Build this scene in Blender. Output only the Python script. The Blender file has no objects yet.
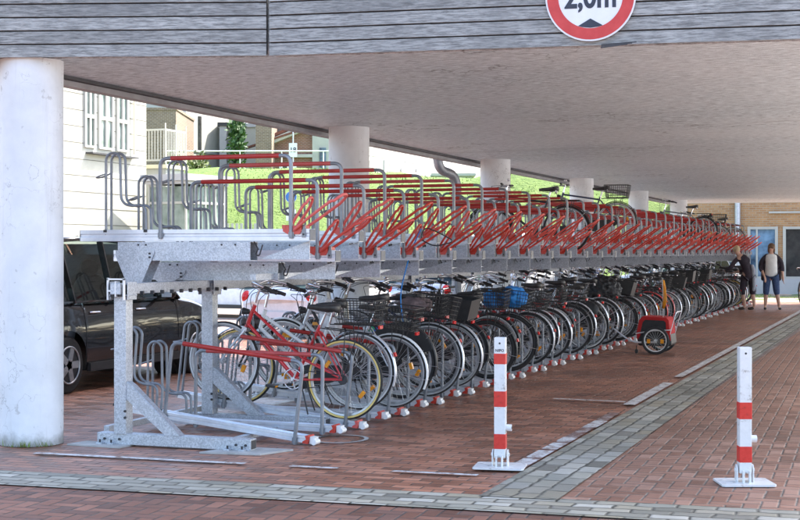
import bpy, bmesh, math, random
from mathutils import Vector, Matrix, Euler, noise
random.seed(7)
PI = math.pi
rad = math.radians
C = bpy.context.scene.collection
scn = bpy.context.scene

# ------------------------------------------------------------ camera
YAW = math.atan(515/1435)
cam = bpy.data.cameras.new('camera'); cam.sensor_width = 36; cam.lens = 36*1435/800
cam.clip_start = 0.1; cam.clip_end = 3000
co = bpy.data.objects.new('camera', cam); C.objects.link(co)
co.location = (0, 0, 1.5); co.rotation_euler = (PI/2, 0, YAW)
cam.shift_y = -8/800
scn.camera = co

# ------------------------------------------------------------ world, sun
SUN = Vector((0.50, 0.66, 1.0)).normalized()
w = bpy.data.worlds.new('World'); scn.world = w; w.use_nodes = True
nt = w.node_tree; nt.nodes.clear()
sky = nt.nodes.new('ShaderNodeTexSky'); sky.sky_type = 'NISHITA'; sky.sun_disc = False
sky.sun_elevation = math.asin(SUN.z); sky.sun_rotation = math.atan2(SUN.x, SUN.y)
sky.air_density = 1.0; sky.dust_density = 2.5; sky.ozone_density = 1.0
bg = nt.nodes.new('ShaderNodeBackground'); bg.inputs[1].default_value = 0.15
wo = nt.nodes.new('ShaderNodeOutputWorld')
nt.links.new(sky.outputs[0], bg.inputs[0]); nt.links.new(bg.outputs[0], wo.inputs[0])
sl = bpy.data.lights.new('sun', 'SUN'); sl.energy = 3.0; sl.angle = rad(0.55); sl.color = (1, .95, .87)
so = bpy.data.objects.new('sun', sl); C.objects.link(so)
so.rotation_euler = SUN.to_track_quat('Z', 'Y').to_euler(); so.location = (20, 30, 40)
scn.view_settings.view_transform = 'Standard'; scn.view_settings.look = 'None'
scn.view_settings.gamma = 1; scn.view_settings.use_curve_mapping = False
scn.view_settings.exposure = 2.15
scn.render.engine = 'CYCLES'
scn.cycles.max_bounces = 8; scn.cycles.diffuse_bounces = 4

# ------------------------------------------------------------ materials
class NT:
    def __init__(s, m):
        s.m = m; s.t = m.node_tree; s.b = s.t.nodes['Principled BSDF']
    def n(s, kind, **kw):
        x = s.t.nodes.new('ShaderNode' + kind)
        for k, v in kw.items():
            setattr(x, k, v)
        return x
    def l(s, a, b): s.t.links.new(a, b)
    def math(s, op, a, b=None, c=None):
        x = s.n('Math', operation=op)
        for i, v in enumerate((a, b, c)):
            if v is None: continue
            if isinstance(v, (int, float)): x.inputs[i].default_value = v
            else: s.l(v, x.inputs[i])
        return x.outputs[0]
    def mixc(s, f, a, b, mode='MIX'):
        x = s.n('Mix', data_type='RGBA', blend_type=mode)
        for sock, v in ((x.inputs[0], f), (x.inputs[6], a), (x.inputs[7], b)):
            if isinstance(v, (int, float)): sock.default_value = v
            elif isinstance(v, tuple): sock.default_value = (*v[:3], 1)
            else: s.l(v, sock)
        return x.outputs[2]
    def ramp(s, f, stops):
        x = s.n('ValToRGB'); s.l(f, x.inputs[0]); e = x.color_ramp.elements
        while len(e) < len(stops): e.new(0.5)
        for i, (p, c) in enumerate(stops):
            e[i].position = p; e[i].color = (*c, 1) if len(c) == 3 else c
        return x.outputs[0]
    def noise(s, scale, detail=4, rough=.6, vec=None, dist=0):
        x = s.n('TexNoise'); x.inputs['Scale'].default_value = scale; x.inputs['Detail'].default_value = detail
        x.inputs['Roughness'].default_value = rough; x.inputs['Distortion'].default_value = dist
        if vec is not None: s.l(vec, x.inputs['Vector'])
        return x.outputs[0]
    def pos(s):
        return s.n('NewGeometry').outputs['Position']
    def obj(s):
        return s.n('TexCoord').outputs['Object']
    def scale(s, v, sc, rot=(0,0,0), loc=(0,0,0)):
        x = s.n('Mapping'); s.l(v, x.inputs[0]); x.inputs['Scale'].default_value = sc
        x.inputs['Rotation'].default_value = rot; x.inputs['Location'].default_value = loc
        return x.outputs[0]
    def bump(s, h, st=.3, d=.01):
        x = s.n('Bump'); x.inputs['Strength'].default_value = st; x.inputs['Distance'].default_value = d
        s.l(h, x.inputs['Height']); s.l(x.outputs[0], s.b.inputs['Normal'])

def mat(name, col=(.5,.5,.5), rough=.5, metal=0, coat=0, spec=None):
    m = bpy.data.materials.new(name); m.use_nodes = True; N = NT(m)
    N.b.inputs['Base Color'].default_value = (*col, 1); N.b.inputs['Roughness'].default_value = rough
    N.b.inputs['Metallic'].default_value = metal; N.b.inputs['Coat Weight'].default_value = coat
    if spec is not None: N.b.inputs['Specular IOR Level'].default_value = spec
    return m, N

def mottled(name, c1, c2, scale=20, rough=.5, metal=0, bump=0, detail=5, coat=0, space='obj', r2=None, vary=0):
    m, N = mat(name, c1, rough, metal, coat)
    v = N.obj() if space == 'obj' else N.pos()
    f = N.noise(scale, detail, .65, v)
    col = N.ramp(f, [(.3, c1), (.7, c2)])
    N.l(col, N.b.inputs['Base Color'])
    if r2 is not None:
        N.l(N.ramp(f, [(.3, (rough,)*3), (.7, (r2,)*3)]), N.b.inputs['Roughness'])
    if vary:
        oi = N.n('ObjectInfo'); hs = N.n('HueSaturation'); N.l(col, hs.inputs['Color'])
        N.l(N.math('ADD', N.math('MULTIPLY', oi.outputs['Random'], 2*vary), 1-vary), hs.inputs['Value'])
        N.l(N.math('ADD', N.math('MULTIPLY', oi.outputs['Random'], -vary*.8), 1.0), hs.inputs['Saturation']); N.l(hs.outputs[0], N.b.inputs['Base Color'])
    if bump: N.bump(f, bump, .004)
    return m

M = {}
# galvanised steel with spangle
def galv(name, a, b, rough=.42, metal=.75):
    m, N = mat(name, a, rough, metal)
    v = N.pos()
    vo = N.n('TexVoronoi'); vo.inputs['Scale'].default_value = 115; N.l(v, vo.inputs['Vector'])
    nz = N.noise(7, 5, .7, v)
    sep = N.n('SeparateColor'); N.l(vo.outputs['Color'], sep.inputs[0])
    f = N.math('ADD', N.math('MULTIPLY', sep.outputs[0], .55), N.math('MULTIPLY', nz, .45))
    N.l(N.ramp(f, [(.2, a), (.75, b)]), N.b.inputs['Base Color'])
    N.l(N.math('ADD', N.math('MULTIPLY', sep.outputs[1], .25), rough-.1), N.b.inputs['Roughness'])
    return m
M['galv'] = galv('galvanised_steel', (.36,.385,.42), (.58,.61,.655), .45, .65)
M['tube'] = mottled('galvanised_tube', (.20,.21,.225), (.32,.335,.355), 7, .45, .45, vary=.15)
M['alu'] = mottled('aluminium', (.60,.63,.68), (.80,.82,.86), 6, .33, .5, 0, vary=.1)
M['endgrey'] = mottled('grey_glare_plate', (.16,.165,.17), (.24,.245,.25), 12, .6)
M['redfabric'] = mottled('red_trailer_fabric', (.36,.010,.012), (.48,.018,.018), 10, .85, 0, .2)
M['red'] = mottled('red_plastic', (.52,.026,.010), (.64,.042,.017), 14, .40, 0, .1, vary=.16)
M['redpipe'] = mottled('red_sleeve', (.39,.014,.009), (.50,.026,.015), 8, .42, 0, 0, vary=.16)
M['whiteplastic'] = mottled('white_plastic', (.74,.74,.72), (.82,.82,.8), 20, .4)
M['dark'] = mottled('dark_steel', (.03,.03,.032), (.055,.055,.06), 20, .5, .3)
M['rubber'] = mottled('rubber', (.018,.018,.019), (.035,.034,.033), 40, .8, 0, .1)
M['blackplastic'] = mottled('black_plastic', (.02,.02,.021), (.035,.035,.036), 12, .45)
M['leather'] = mottled('saddle_vinyl', (.022,.021,.021), (.05,.047,.045), 25, .5, 0, .1)
M['chrome'] = mottled('chrome', (.70,.71,.73), (.85,.86,.88), 12, .2, .95)
M['spoke'] = mottled('spoke_steel', (.60,.61,.63), (.78,.79,.81), 12, .3, .8)
M['rim'] = mottled('rim_alloy', (.42,.43,.45), (.60,.61,.63), 10, .35, .7, vary=.4)
M['orange'] = mottled('amber_reflector', (.75,.25,.01), (.85,.36,.02), 30, .25)
M['tailred'] = mottled('red_lens', (.55,.01,.01), (.70,.02,.02), 30, .2)
M['lens'] = mottled('clear_lens', (.7,.7,.72), (.85,.85,.87), 30, .12, .3)
M['yellow_side'] = mottled('tan_sidewall', (.72,.50,.13), (.82,.62,.22), 15, .65)
M['white_side'] = mottled('reflective_sidewall', (.48,.48,.47), (.64,.64,.63), 15, .5, vary=.25)
M['black_side'] = mottled('black_sidewall', (.02,.02,.021), (.04,.04,.04), 15, .75)
M['brass'] = mottled('tan_grip', (.42,.26,.10), (.55,.36,.16), 20, .5)
def paint(n, c, metal=.0):
    d = tuple(min(1, x*1.25+.004) for x in c)
    M[n] = mottled(n, c, d, 8, .3, metal, 0, coat=.5, r2=.4)
paint('paint_black', (.014,.014,.016)); paint('paint_red', (.50,.018,.022)); paint('paint_silver', (.55,.57,.60), .5)
paint('paint_blue', (.03,.07,.24)); paint('paint_white', (.70,.71,.70)); paint('paint_green', (.03,.12,.07))
paint('paint_grey', (.16,.17,.19), .3); paint('paint_navy', (.015,.025,.07)); paint('paint_burgundy', (.20,.012,.03))
paint('paint_cream', (.62,.56,.40)); paint('paint_turquoise', (.06,.30,.32)); paint('paint_champagne', (.42,.38,.31), .5)
M['car_black'] = mat('car_black', (.006,.005,.0055), .22, 0, .9)[0]; paint('car_white', (.72,.73,.74)); paint('car_silver', (.48,.50,.53), .6)
paint('car_grey', (.09,.10,.115), .4); paint('car_blue', (.03,.08,.22), .3); paint('car_red', (.42,.02,.02), .1)
m, N = mat('car_glass', (.02,.03,.03), .03)
tp = N.n('BsdfTransparent'); tp.inputs[0].default_value = (.42,.50,.47,1); gs_ = N.n('BsdfGlossy'); gs_.inputs[0].default_value = (.8,.85,.85,1); gs_.inputs[1].default_value = .02
lw = N.n('Fresnel'); lw.inputs[0].default_value = 1.6; mx = N.n('MixShader'); N.l(lw.outputs[0], mx.inputs[0]); N.l(tp.outputs[0], mx.inputs[1]); N.l(gs_.outputs[0], mx.inputs[2])
N.l(mx.outputs[0], N.t.nodes['Material Output'].inputs[0]); M['glass'] = m
m, N = mat('window_glass', (.16,.20,.19), .08); nz = N.noise(1.5, 3, .5, N.pos())
N.l(N.ramp(nz, [(.35, (.08,.12,.10)), (.65, (.30,.36,.33))]), N.b.inputs['Base Color']); M['winglass'] = m
m, N = mat('tinted_pane', (.05,.10,.18), .06); nz = N.noise(1.1, 4, .6, N.pos())
N.l(N.ramp(nz, [(.38, (.035,.06,.10)), (.62, (.20,.34,.50))]), N.b.inputs['Base Color']); M['bluepane'] = m
M['darkpane'] = mottled('dark_pane', (.02,.022,.024), (.07,.07,.065), 2.2, .1, space='pos')
# fabrics
M['bluebag'] = mottled('blue_cloth', (.015,.16,.52), (.04,.30,.70), 18, .7, 0, .3)
M['blackbag'] = mottled('black_cover', (.010,.010,.011), (.03,.03,.033), 14, .55, 0, .5)
M['whitebag'] = mottled('white_carrier_bag', (.72,.72,.75), (.84,.84,.86), 12, .45, 0, .4)
M['brownbag'] = mottled('brown_cloth', (.10,.07,.07), (.20,.15,.15), 18, .85, 0, .3)
m, N = mat('printed_bag', (.1,.4,.6), .5); vo = N.n('TexVoronoi'); vo.inputs['Scale'].default_value = 11; N.l(N.obj(), vo.inputs['Vector'])
sp = N.n('SeparateColor'); N.l(vo.outputs['Color'], sp.inputs[0])
r_ = N.n('ValToRGB'); N.l(sp.outputs[0], r_.inputs[0]); r_.color_ramp.interpolation = 'CONSTANT'
e = r_.color_ramp.elements; e[0].color = (.03,.10,.45,1); e[1].position = .3; e[1].color = (.75,.80,.82,1)
for p_, c_ in ((.55, (.02,.40,.18,1)), (.8, (.08,.45,.62,1))):
    q = e.new(p_); q.color = c_
N.l(r_.outputs[0], N.b.inputs['Base Color']); M['printbag'] = m
M['skin'] = mottled('skin', (.52,.30,.22), (.62,.38,.28), 12, .55)
M['hairbrown'] = mottled('brown_hair', (.10,.05,.025), (.20,.11,.055), 40, .6, 0, .4)
M['hairblond'] = mottled('fair_hair', (.42,.30,.17), (.58,.44,.27), 40, .6, 0, .4)
M['darktop'] = mottled('dark_fabric', (.020,.014,.022), (.045,.032,.045), 10, .85, 0, .2)
M['whitetop'] = mottled('white_fabric', (.66,.65,.63), (.78,.77,.75), 10, .85, 0, .2)
M['denim'] = mottled('denim', (.030,.055,.13), (.06,.10,.21), 22, .85, 0, .2)
M['greyfab'] = mottled('grey_fabric', (.28,.29,.34), (.42,.43,.48), 12, .85, 0, .2)
M['shoe'] = mottled('shoe_leather', (.03,.022,.018), (.08,.055,.04), 20, .6)

# painted white column
m, N = mat('column_paint', (.62,.61,.60), .6)
v = N.pos(); n1 = N.noise(3, 6, .65, v); n2 = N.noise(40, 4, .6, v)
col = N.ramp(n1, [(.3, (.66,.67,.67)), (.7, (.79,.80,.80))])
sx = N.n('SeparateXYZ'); N.l(v, sx.inputs[0])
low = N.ramp(N.math('ADD', sx.outputs[2], N.math('MULTIPLY', N.math('SUBTRACT', n1, .5), .5)), [(.0, (1,1,1)), (.14, (0,0,0))])
col = N.mixc(N.math('MULTIPLY', low, .75), col, (.17,.165,.13))
vc = N.n('TexVoronoi', feature='DISTANCE_TO_EDGE'); vc.inputs['Scale'].default_value = 2.1; wv2 = N.n('VectorMath', operation='ADD'); N.l(N.scale(v, (1,1,1)), wv2.inputs[0]); nz2 = N.n('TexNoise'); nz2.inputs['Scale'].default_value = 4; nz2.inputs['Detail'].default_value = 6; N.l(v, nz2.inputs['Vector']); N.l(nz2.outputs['Color'], wv2.inputs[1]); N.l(wv2.outputs[0], vc.inputs['Vector'])
ck = N.math('MULTIPLY', N.ramp(vc.outputs['Distance'], [(0, (1,1,1)), (.010, (0,0,0))]), N.ramp(N.noise(1.6, 2, .5, v), [(.50, (0,0,0)), (.58, (1,1,1))]))
col = N.mixc(N.math('MULTIPLY', ck, .6), col, (.22,.21,.20))
col = N.mixc(N.ramp(N.noise(11, 3, .6, v), [(.66, (0,0,0)), (.72, (.5,.5,.5))]), col, (.36,.35,.33))
stv = N.noise(1, 5, .7, N.scale(v, (14, 14, .8)))
col = N.mixc(N.ramp(stv, [(.55, (0,0,0)), (.8, (.35,)*3)]), col, (.42,.41,.39))
N.l(col, N.b.inputs['Base Color']); N.bump(n2, .25, .003); M['column'] = m

# ceiling: rough sprayed concrete
m, N = mat('ceiling_concrete', (.4,.38,.38), .42)
v = N.pos(); n1 = N.noise(.35, 4, .55, v); n2 = N.noise(1, 6, .75, N.scale(v, (9, 30, 16))); n3 = N.noise(2.3, 5, .7, N.scale(v, (1, 3.2, 1)))
n4 = N.noise(70, 3, .6, v)
col = N.ramp(n3, [(.3, (.42,.465,.485)), (.7, (.62,.67,.69))])
col = N.mixc(.7, col, N.ramp(n2, [(.38, (.13,.145,.15)), (.58, (.84,.90,.93))]))
col = N.mixc(N.ramp(n1, [(.35, (0,0,0)), (.65, (.35,.35,.35))]), col, (.78,.78,.78))
# hairline cracks
vo = N.n('TexVoronoi', feature='DISTANCE_TO_EDGE'); vo.inputs['Scale'].default_value = .55
wv = N.n('VectorMath', operation='ADD'); nzc = N.n('TexNoise'); nzc.inputs['Scale'].default_value = 2.2; nzc.inputs['Detail'].default_value = 6
N.l(v, nzc.inputs['Vector']); N.l(v, wv.inputs[0]); N.l(nzc.outputs['Color'], wv.inputs[1]); N.l(wv.outputs[0], vo.inputs['Vector'])
cr = N.ramp(vo.outputs['Distance'], [(.0, (1,1,1)), (.009, (0,0,0))])
gate = N.ramp(N.noise(.5, 2, .5, v), [(.50, (0,0,0)), (.57, (1,1,1))])
col = N.mixc(N.math('MULTIPLY', N.math('MULTIPLY', cr, gate), .8), col, (.09,.085,.08))
st_ = N.noise(.9, 6, .7, N.scale(v, (.35, 1.6, 1)), .8)
col = N.mixc(N.ramp(st_, [(.56, (0,0,0)), (.70, (.45,.45,.45))]), col, (.27,.265,.26))
sxc = N.n('SeparateXYZ'); N.l(v, sxc.inputs[0]); jn = N.math('ABSOLUTE', N.math('SUBTRACT', N.math('FLOORED_MODULO', sxc.outputs[1], 6.2), 3.1))
col = N.mixc(N.math('MULTIPLY', N.ramp(jn, [(0, (1,1,1)), (.012, (0,0,0))]), .6), col, (.12,.12,.12))
N.l(col, N.b.inputs['Base Color'])
N.bump(N.math('ADD', N.math('MULTIPLY', n2, .8), N.math('MULTIPLY', n4, .5)), .55, .02)
N.l(N.ramp(n3, [(.3, (.36,.36,.36)), (.7, (.58,.58,.58))]), N.b.inputs['Roughness']); M['ceiling'] = m

# weathered planks
m, N = mat('weathered_plank', (.25,.25,.27), .75)
v = N.pos(); g = N.noise(1, 7, .7, N.scale(v, (2.2, 2.2, 60)), .3); g2 = N.noise(2.2, 4, .6, v); g3 = N.noise(1, 5, .7, N.scale(v, (9, 9, 90)))
col = N.ramp(g, [(.25, (.12,.12,.115)), (.5, (.27,.275,.265)), (.75, (.46,.465,.44))])
col = N.mixc(.45, col, N.ramp(g3, [(.40, (.05,.052,.05)), (.58, (.52,.53,.51))]))
col = N.mixc(N.ramp(g2, [(.45, (0,0,0)), (.7, (.6,.6,.6))]), col, (.19,.195,.19))
oi = N.n('ObjectInfo'); hs = N.n('HueSaturation'); N.l(col, hs.inputs['Color']); N.l(N.math('ADD', N.math('MULTIPLY', oi.outputs['Random'], .5), .78), hs.inputs['Value'])
N.l(hs.outputs[0], N.b.inputs['Base Color']); N.bump(g3, .4, .004); M['plank'] = m
M['soffit'] = mottled('dark_trim', (.035,.034,.036), (.07,.068,.07), 5, .6)
M['edgegrey'] = mottled('edge_render', (.30,.29,.29), (.42,.41,.41), 4, .8, 0, .2)

# paving
def paver(name, kind, L, Wd, cols, mortar, rotz=0., jw=.006, rough=(.55,.8), stain=.5, extra=None, wb=1.):
    m, N = mat(name, cols[0], .7)
    v = N.scale(N.pos(), (1, 1, 1), (0, 0, rotz))
    sx = N.n('SeparateXYZ'); N.l(v, sx.inputs[0])
    wob = N.noise(6, 2, .5, v)
    X0 = N.math('ADD', sx.outputs[0], N.math('MULTIPLY', N.math('SUBTRACT', wob, .5), .010*wb))
    Y0 = N.math('ADD', sx.outputs[1], N.math('MULTIPLY', N.math('SUBTRACT', wob, .5), .012*wb))
    if kind == 'herring':
        u = N.math('DIVIDE', X0, Wd); t = N.math('DIVIDE', Y0, Wd)
        i = N.math('FLOOR', u); j = N.math('FLOOR', t)
        fx = N.math('SUBTRACT', u, i); fy = N.math('SUBTRACT', t, j)
        k = N.math('FLOORED_MODULO', N.math('SUBTRACT', i, j), 4.0)
        def eq(val): return N.math('COMPARE', k, float(val), .1)
        k0, k1, k2, k3 = eq(0), eq(1), eq(2), eq(3)
        l_ = N.math('ADD', fx, N.math('MULTIPLY', k1, 9)); r_ = N.math('ADD', N.math('SUBTRACT', 1, fx), N.math('MULTIPLY', k0, 9))
        b_ = N.math('ADD', fy, N.math('MULTIPLY', k2, 9)); t_ = N.math('ADD', N.math('SUBTRACT', 1, fy), N.math('MULTIPLY', k3, 9))
        d = N.math('MULTIPLY', N.math('MINIMUM', N.math('MINIMUM', l_, r_), N.math('MINIMUM', b_, t_)), Wd)
        bi = N.math('SUBTRACT', i, k1); bj = N.math('SUBTRACT', j, k2)
    else:
        t = N.math('DIVIDE', Y0, Wd); j = N.math('FLOOR', t); fy = N.math('SUBTRACT', t, j)
        off = N.math('MULTIPLY', N.math('FLOORED_MODULO', j, 2.0), .5)
        u = N.math('ADD', N.math('DIVIDE', X0, L), off); i = N.math('FLOOR', u); fx = N.math('SUBTRACT', u, i)
        dx = N.math('MULTIPLY', N.math('MINIMUM', fx, N.math('SUBTRACT', 1, fx)), L)
        dy = N.math('MULTIPLY', N.math('MINIMUM', fy, N.math('SUBTRACT', 1, fy)), Wd)
        d = N.math('MINIMUM', dx, dy); bi, bj = i, j
    cb = N.n('CombineXYZ'); N.l(bi, cb.inputs[0]); N.l(bj, cb.inputs[1])
    wn = N.n('TexWhiteNoise', noise_dimensions='2D'); N.l(cb.outputs[0], wn.inputs['Vector'])
    col = N.ramp(wn.outputs[0], [(k/(len(cols)-1), c) for k, c in enumerate(cols)])
    fine = N.noise(60, 4, .7, v); big = N.noise(.55, 5, .6, v); mid = N.noise(3.1, 4, .65, v)
    col = N.mixc(.35, col, N.ramp(fine, [(.3, (.45,.45,.45)), (.7, (.62,.62,.62))]), 'OVERLAY')
    col = N.mixc(N.math('MULTIPLY', N.ramp(big, [(.42, (0,0,0)), (.68, (1,1,1))]), stain), col, tuple(x*.62 for x in cols[0]))
    col = N.mixc(N.math('MULTIPLY', N.ramp(mid, [(.55, (0,0,0)), (.75, (1,1,1))]), stain*.45), col, tuple(min(1, x*1.5+.05) for x in cols[-1]))
    if extra:
        col = N.mixc(N.math('MULTIPLY', N.ramp(N.noise(1.4, 4, .6, v), [(.45, (0,0,0)), (.62, (1,1,1))]), extra[1]), col, extra[0])
    jm = N.ramp(d, [(jw*.55, (1,1,1)), (jw*1.25, (0,0,0))])
    # joints fill with sand or moss unevenly
    mcol = N.mixc(N.ramp(N.noise(9, 3, .6, v), [(.4, (0,0,0)), (.65, (1,1,1))]), mortar, tuple(min(1, x*2.6+.02) for x in mortar))
    col = N.mixc(jm, col, mcol)
    N.l(col, N.b.inputs['Base Color'])
    N.l(N.ramp(N.math('ADD', N.math('MULTIPLY', wn.outputs[0], .5), N.math('MULTIPLY', mid, .5)), [(.2, (rough[0],)*3), (.8, (rough[1],)*3)]), N.b.inputs['Roughness'])
    wn2 = N.n('TexWhiteNoise', noise_dimensions='3D'); N.l(cb.outputs[0], wn2.inputs['Vector'])
    h = N.math('ADD', N.math('MULTIPLY', N.ramp(d, [(0, (0,0,0)), (jw*2, (1,1,1))]), 1.0), N.math('ADD', N.math('MULTIPLY', fine, .18), N.math('MULTIPLY', wn2.outputs[0], .35)))
    N.bump(h, .9, .006)
    return m
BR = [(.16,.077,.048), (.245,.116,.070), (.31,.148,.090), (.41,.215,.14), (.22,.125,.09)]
M['brick_front'] = paver('clinker_herringbone_shaded', 'herring', .2, .1, [tuple(x*q for x, q in zip(c, (.60,.54,.56))) for c in BR], (.025,.022,.020), rotz=-.06)  # darkened brick copy: the forecourt's deeper shade is put into the colour
M['brick_bay'] = paver('clinker_running', 'run', .2, .1, [tuple(x*q for x, q in zip(c, (1.22,1.06,1.0))) for c in BR], (.045,.038,.030), rotz=-.03, stain=.6, rough=(.30,.55))  # warmer, lightened brick copy: part of the floor's sheen is put into the colour
M['brick_lane'] = paver('clinker_lane', 'herring', .2, .1, [(.19,.090,.056), (.26,.123,.076), (.33,.165,.106), (.28,.14,.09), (.40,.225,.155)], (.09,.076,.06), rotz=-.03)
ST = [(.17,.16,.13), (.28,.265,.215), (.38,.36,.30), (.31,.27,.19), (.48,.455,.39), (.22,.215,.18)]
M['setts'] = paver('stone_setts', 'run', .235, .118, ST, (.05,.046,.034), jw=.010, rotz=-.045, extra=((.16,.17,.12), .3), stain=.45, wb=5.)
M['setts_v'] = paver('stone_setts_drain', 'run', .27, .145, ST, (.05,.046,.034), jw=.010, rotz=PI/2, extra=((.16,.17,.12), .3), stain=.45, wb=5.)
M['road'] = paver('road_clinker', 'run', .2, .1, [(.27,.19,.15), (.33,.24,.20), (.38,.30,.26), (.31,.22,.18)], (.10,.09,.08))
M['bounce_slabs'] = paver('bounce_concrete_slabs', 'run', .5, .5, [(.50,.50,.48), (.56,.56,.54), (.60,.60,.58)], (.12,.12,.11), jw=.01)  # pale tone chosen to bounce neutral light
m, N = mat('worn_paint', (.7,.7,.68), .6)
n1 = N.noise(14, 6, .75, N.pos()); N.l(N.ramp(n1, [(.40, (.26,.17,.13)), (.50, (.58,.57,.55)), (.8, (.74,.73,.71))]), N.b.inputs['Base Color']); M['line'] = m
m, N = mat('faded_paint', (.5,.5,.48), .65)
n1 = N.noise(9, 6, .75, N.pos()); N.l(N.ramp(n1, [(.50, (.17,.085,.066)), (.60, (.42,.38,.36)), (.8, (.55,.53,.51))]), N.b.inputs['Base Color']); M['lineworn'] = m
M['mortarpad'] = mottled('mortar_pad', (.30,.30,.28), (.46,.45,.43), 7, .85, 0, .3, space='pos')
m, N = mat('bollard_paint', (.78,.78,.76), .35); n1 = N.noise(18, 5, .7, N.obj())
N.l(N.ramp(n1, [(.33, (.38,.35,.31)), (.43, (.70,.70,.68)), (.8, (.79,.79,.78))]), N.b.inputs['Base Color']); M['bollwhite'] = m
m, N = mat('bollard_red', (.62,.03,.02), .4); n1 = N.noise(30, 5, .7, N.obj())
N.l(N.ramp(n1, [(.28, (.30,.03,.02)), (.42, (.60,.028,.018)), (.8, (.68,.05,.035))]), N.b.inputs['Base Color']); M['bollred'] = m
M['signwhite'] = mottled('sign_white', (.74,.75,.78), (.80,.81,.83), 8, .35)
M['signred'] = mottled('sign_red', (.52,.025,.025), (.62,.05,.045), 8, .35)
M['signink'] = mottled('sign_ink', (.012,.016,.035), (.03,.035,.06), 8, .4)
M['signblue'] = mottled('sign_blue', (.03,.14,.45), (.05,.19,.52), 8, .35)
# grass, terrain
m, N = mat('grass', (.08,.14,.02), .9)
v = N.pos(); n1 = N.noise(.5, 6, .7, v); n2 = N.noise(5, 5, .7, N.scale(v, (1, 1, 2.5)))
col = N.mixc(.5, N.ramp(n1, [(.3, (.10,.175,.03)), (.55, (.15,.235,.045)), (.75, (.25,.27,.09))]), N.ramp(n2, [(.3, (.045,.10,.016)), (.7, (.22,.29,.07))]))
N.l(col, N.b.inputs['Base Color']); N.bump(n2, 1, .12); M['grass'] = m
M['blade'] = mottled('grass_blade', (.12,.20,.03), (.26,.32,.08), 4, .8, space='pos')
M['leaf'] = mottled('ivy_leaf', (.025,.075,.015), (.07,.14,.03), 6, .6, space='pos')
M['leafy'] = mottled('shrub_leaf', (.07,.11,.02), (.17,.20,.05), 6, .6, space='pos')
M['bark'] = mottled('bark', (.06,.045,.03), (.13,.10,.07), 12, .9, 0, .5)
# house finishes
def render_mat(n, a, b): M[n] = mottled(n, a, b, 1.3, .85, 0, .15, space='pos')
render_mat('plaster_white', (.42,.415,.38), (.50,.495,.45)); render_mat('plaster_groove', (.13,.12,.10), (.19,.18,.15)); render_mat('plaster_house', (.42,.41,.35), (.52,.51,.44)); render_mat('plaster_grey', (.42,.42,.44), (.52,.52,.53)); render_mat('plaster_cream', (.66,.60,.42), (.74,.68,.50))
def housebrick(n, c1, c2, mo):
    m, N = mat(n, c1, .85)
    b = N.n('TexBrick'); v = N.n('CombineXYZ'); s_ = N.n('SeparateXYZ'); N.l(N.pos(), s_.inputs[0])
    N.l(N.math('ADD', s_.outputs[0], N.math('MULTIPLY', s_.outputs[1], .7)), v.inputs[0]); N.l(s_.outputs[2], v.inputs[1])
    N.l(v.outputs[0], b.inputs['Vector']); b.inputs['Scale'].default_value = 1; b.inputs['Brick Width'].default_value = .24
    b.inputs['Row Height'].default_value = .077; b.inputs['Mortar Size'].default_value = .010
    b.inputs['Color1'].default_value = (*c1, 1); b.inputs['Color2'].default_value = (*c2, 1); b.inputs['Mortar'].default_value = (*mo, 1)
    col = N.mixc(.4, b.outputs[0], N.ramp(N.noise(2, 5, .7, N.pos()), [(.3, (.35,.35,.35)), (.7, (.65,.65,.65))]), 'OVERLAY')
    N.l(col, N.b.inputs['Base Color']); N.bump(b.outputs['Fac'], -.5, .01); return m
M['brickyellow'] = housebrick('yellow_brick', (.44,.245,.11), (.33,.17,.075), (.36,.29,.20))
M['brickred'] = housebrick('red_brick', (.30,.12,.08), (.22,.085,.06), (.35,.30,.26))
M['brickbrown'] = housebrick('brown_brick', (.25,.17,.11), (.18,.12,.08), (.35,.30,.26))
M['roof'] = mottled('roof_tile', (.13,.05,.035), (.22,.09,.06), 6, .8, 0, .3, space='pos')

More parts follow.
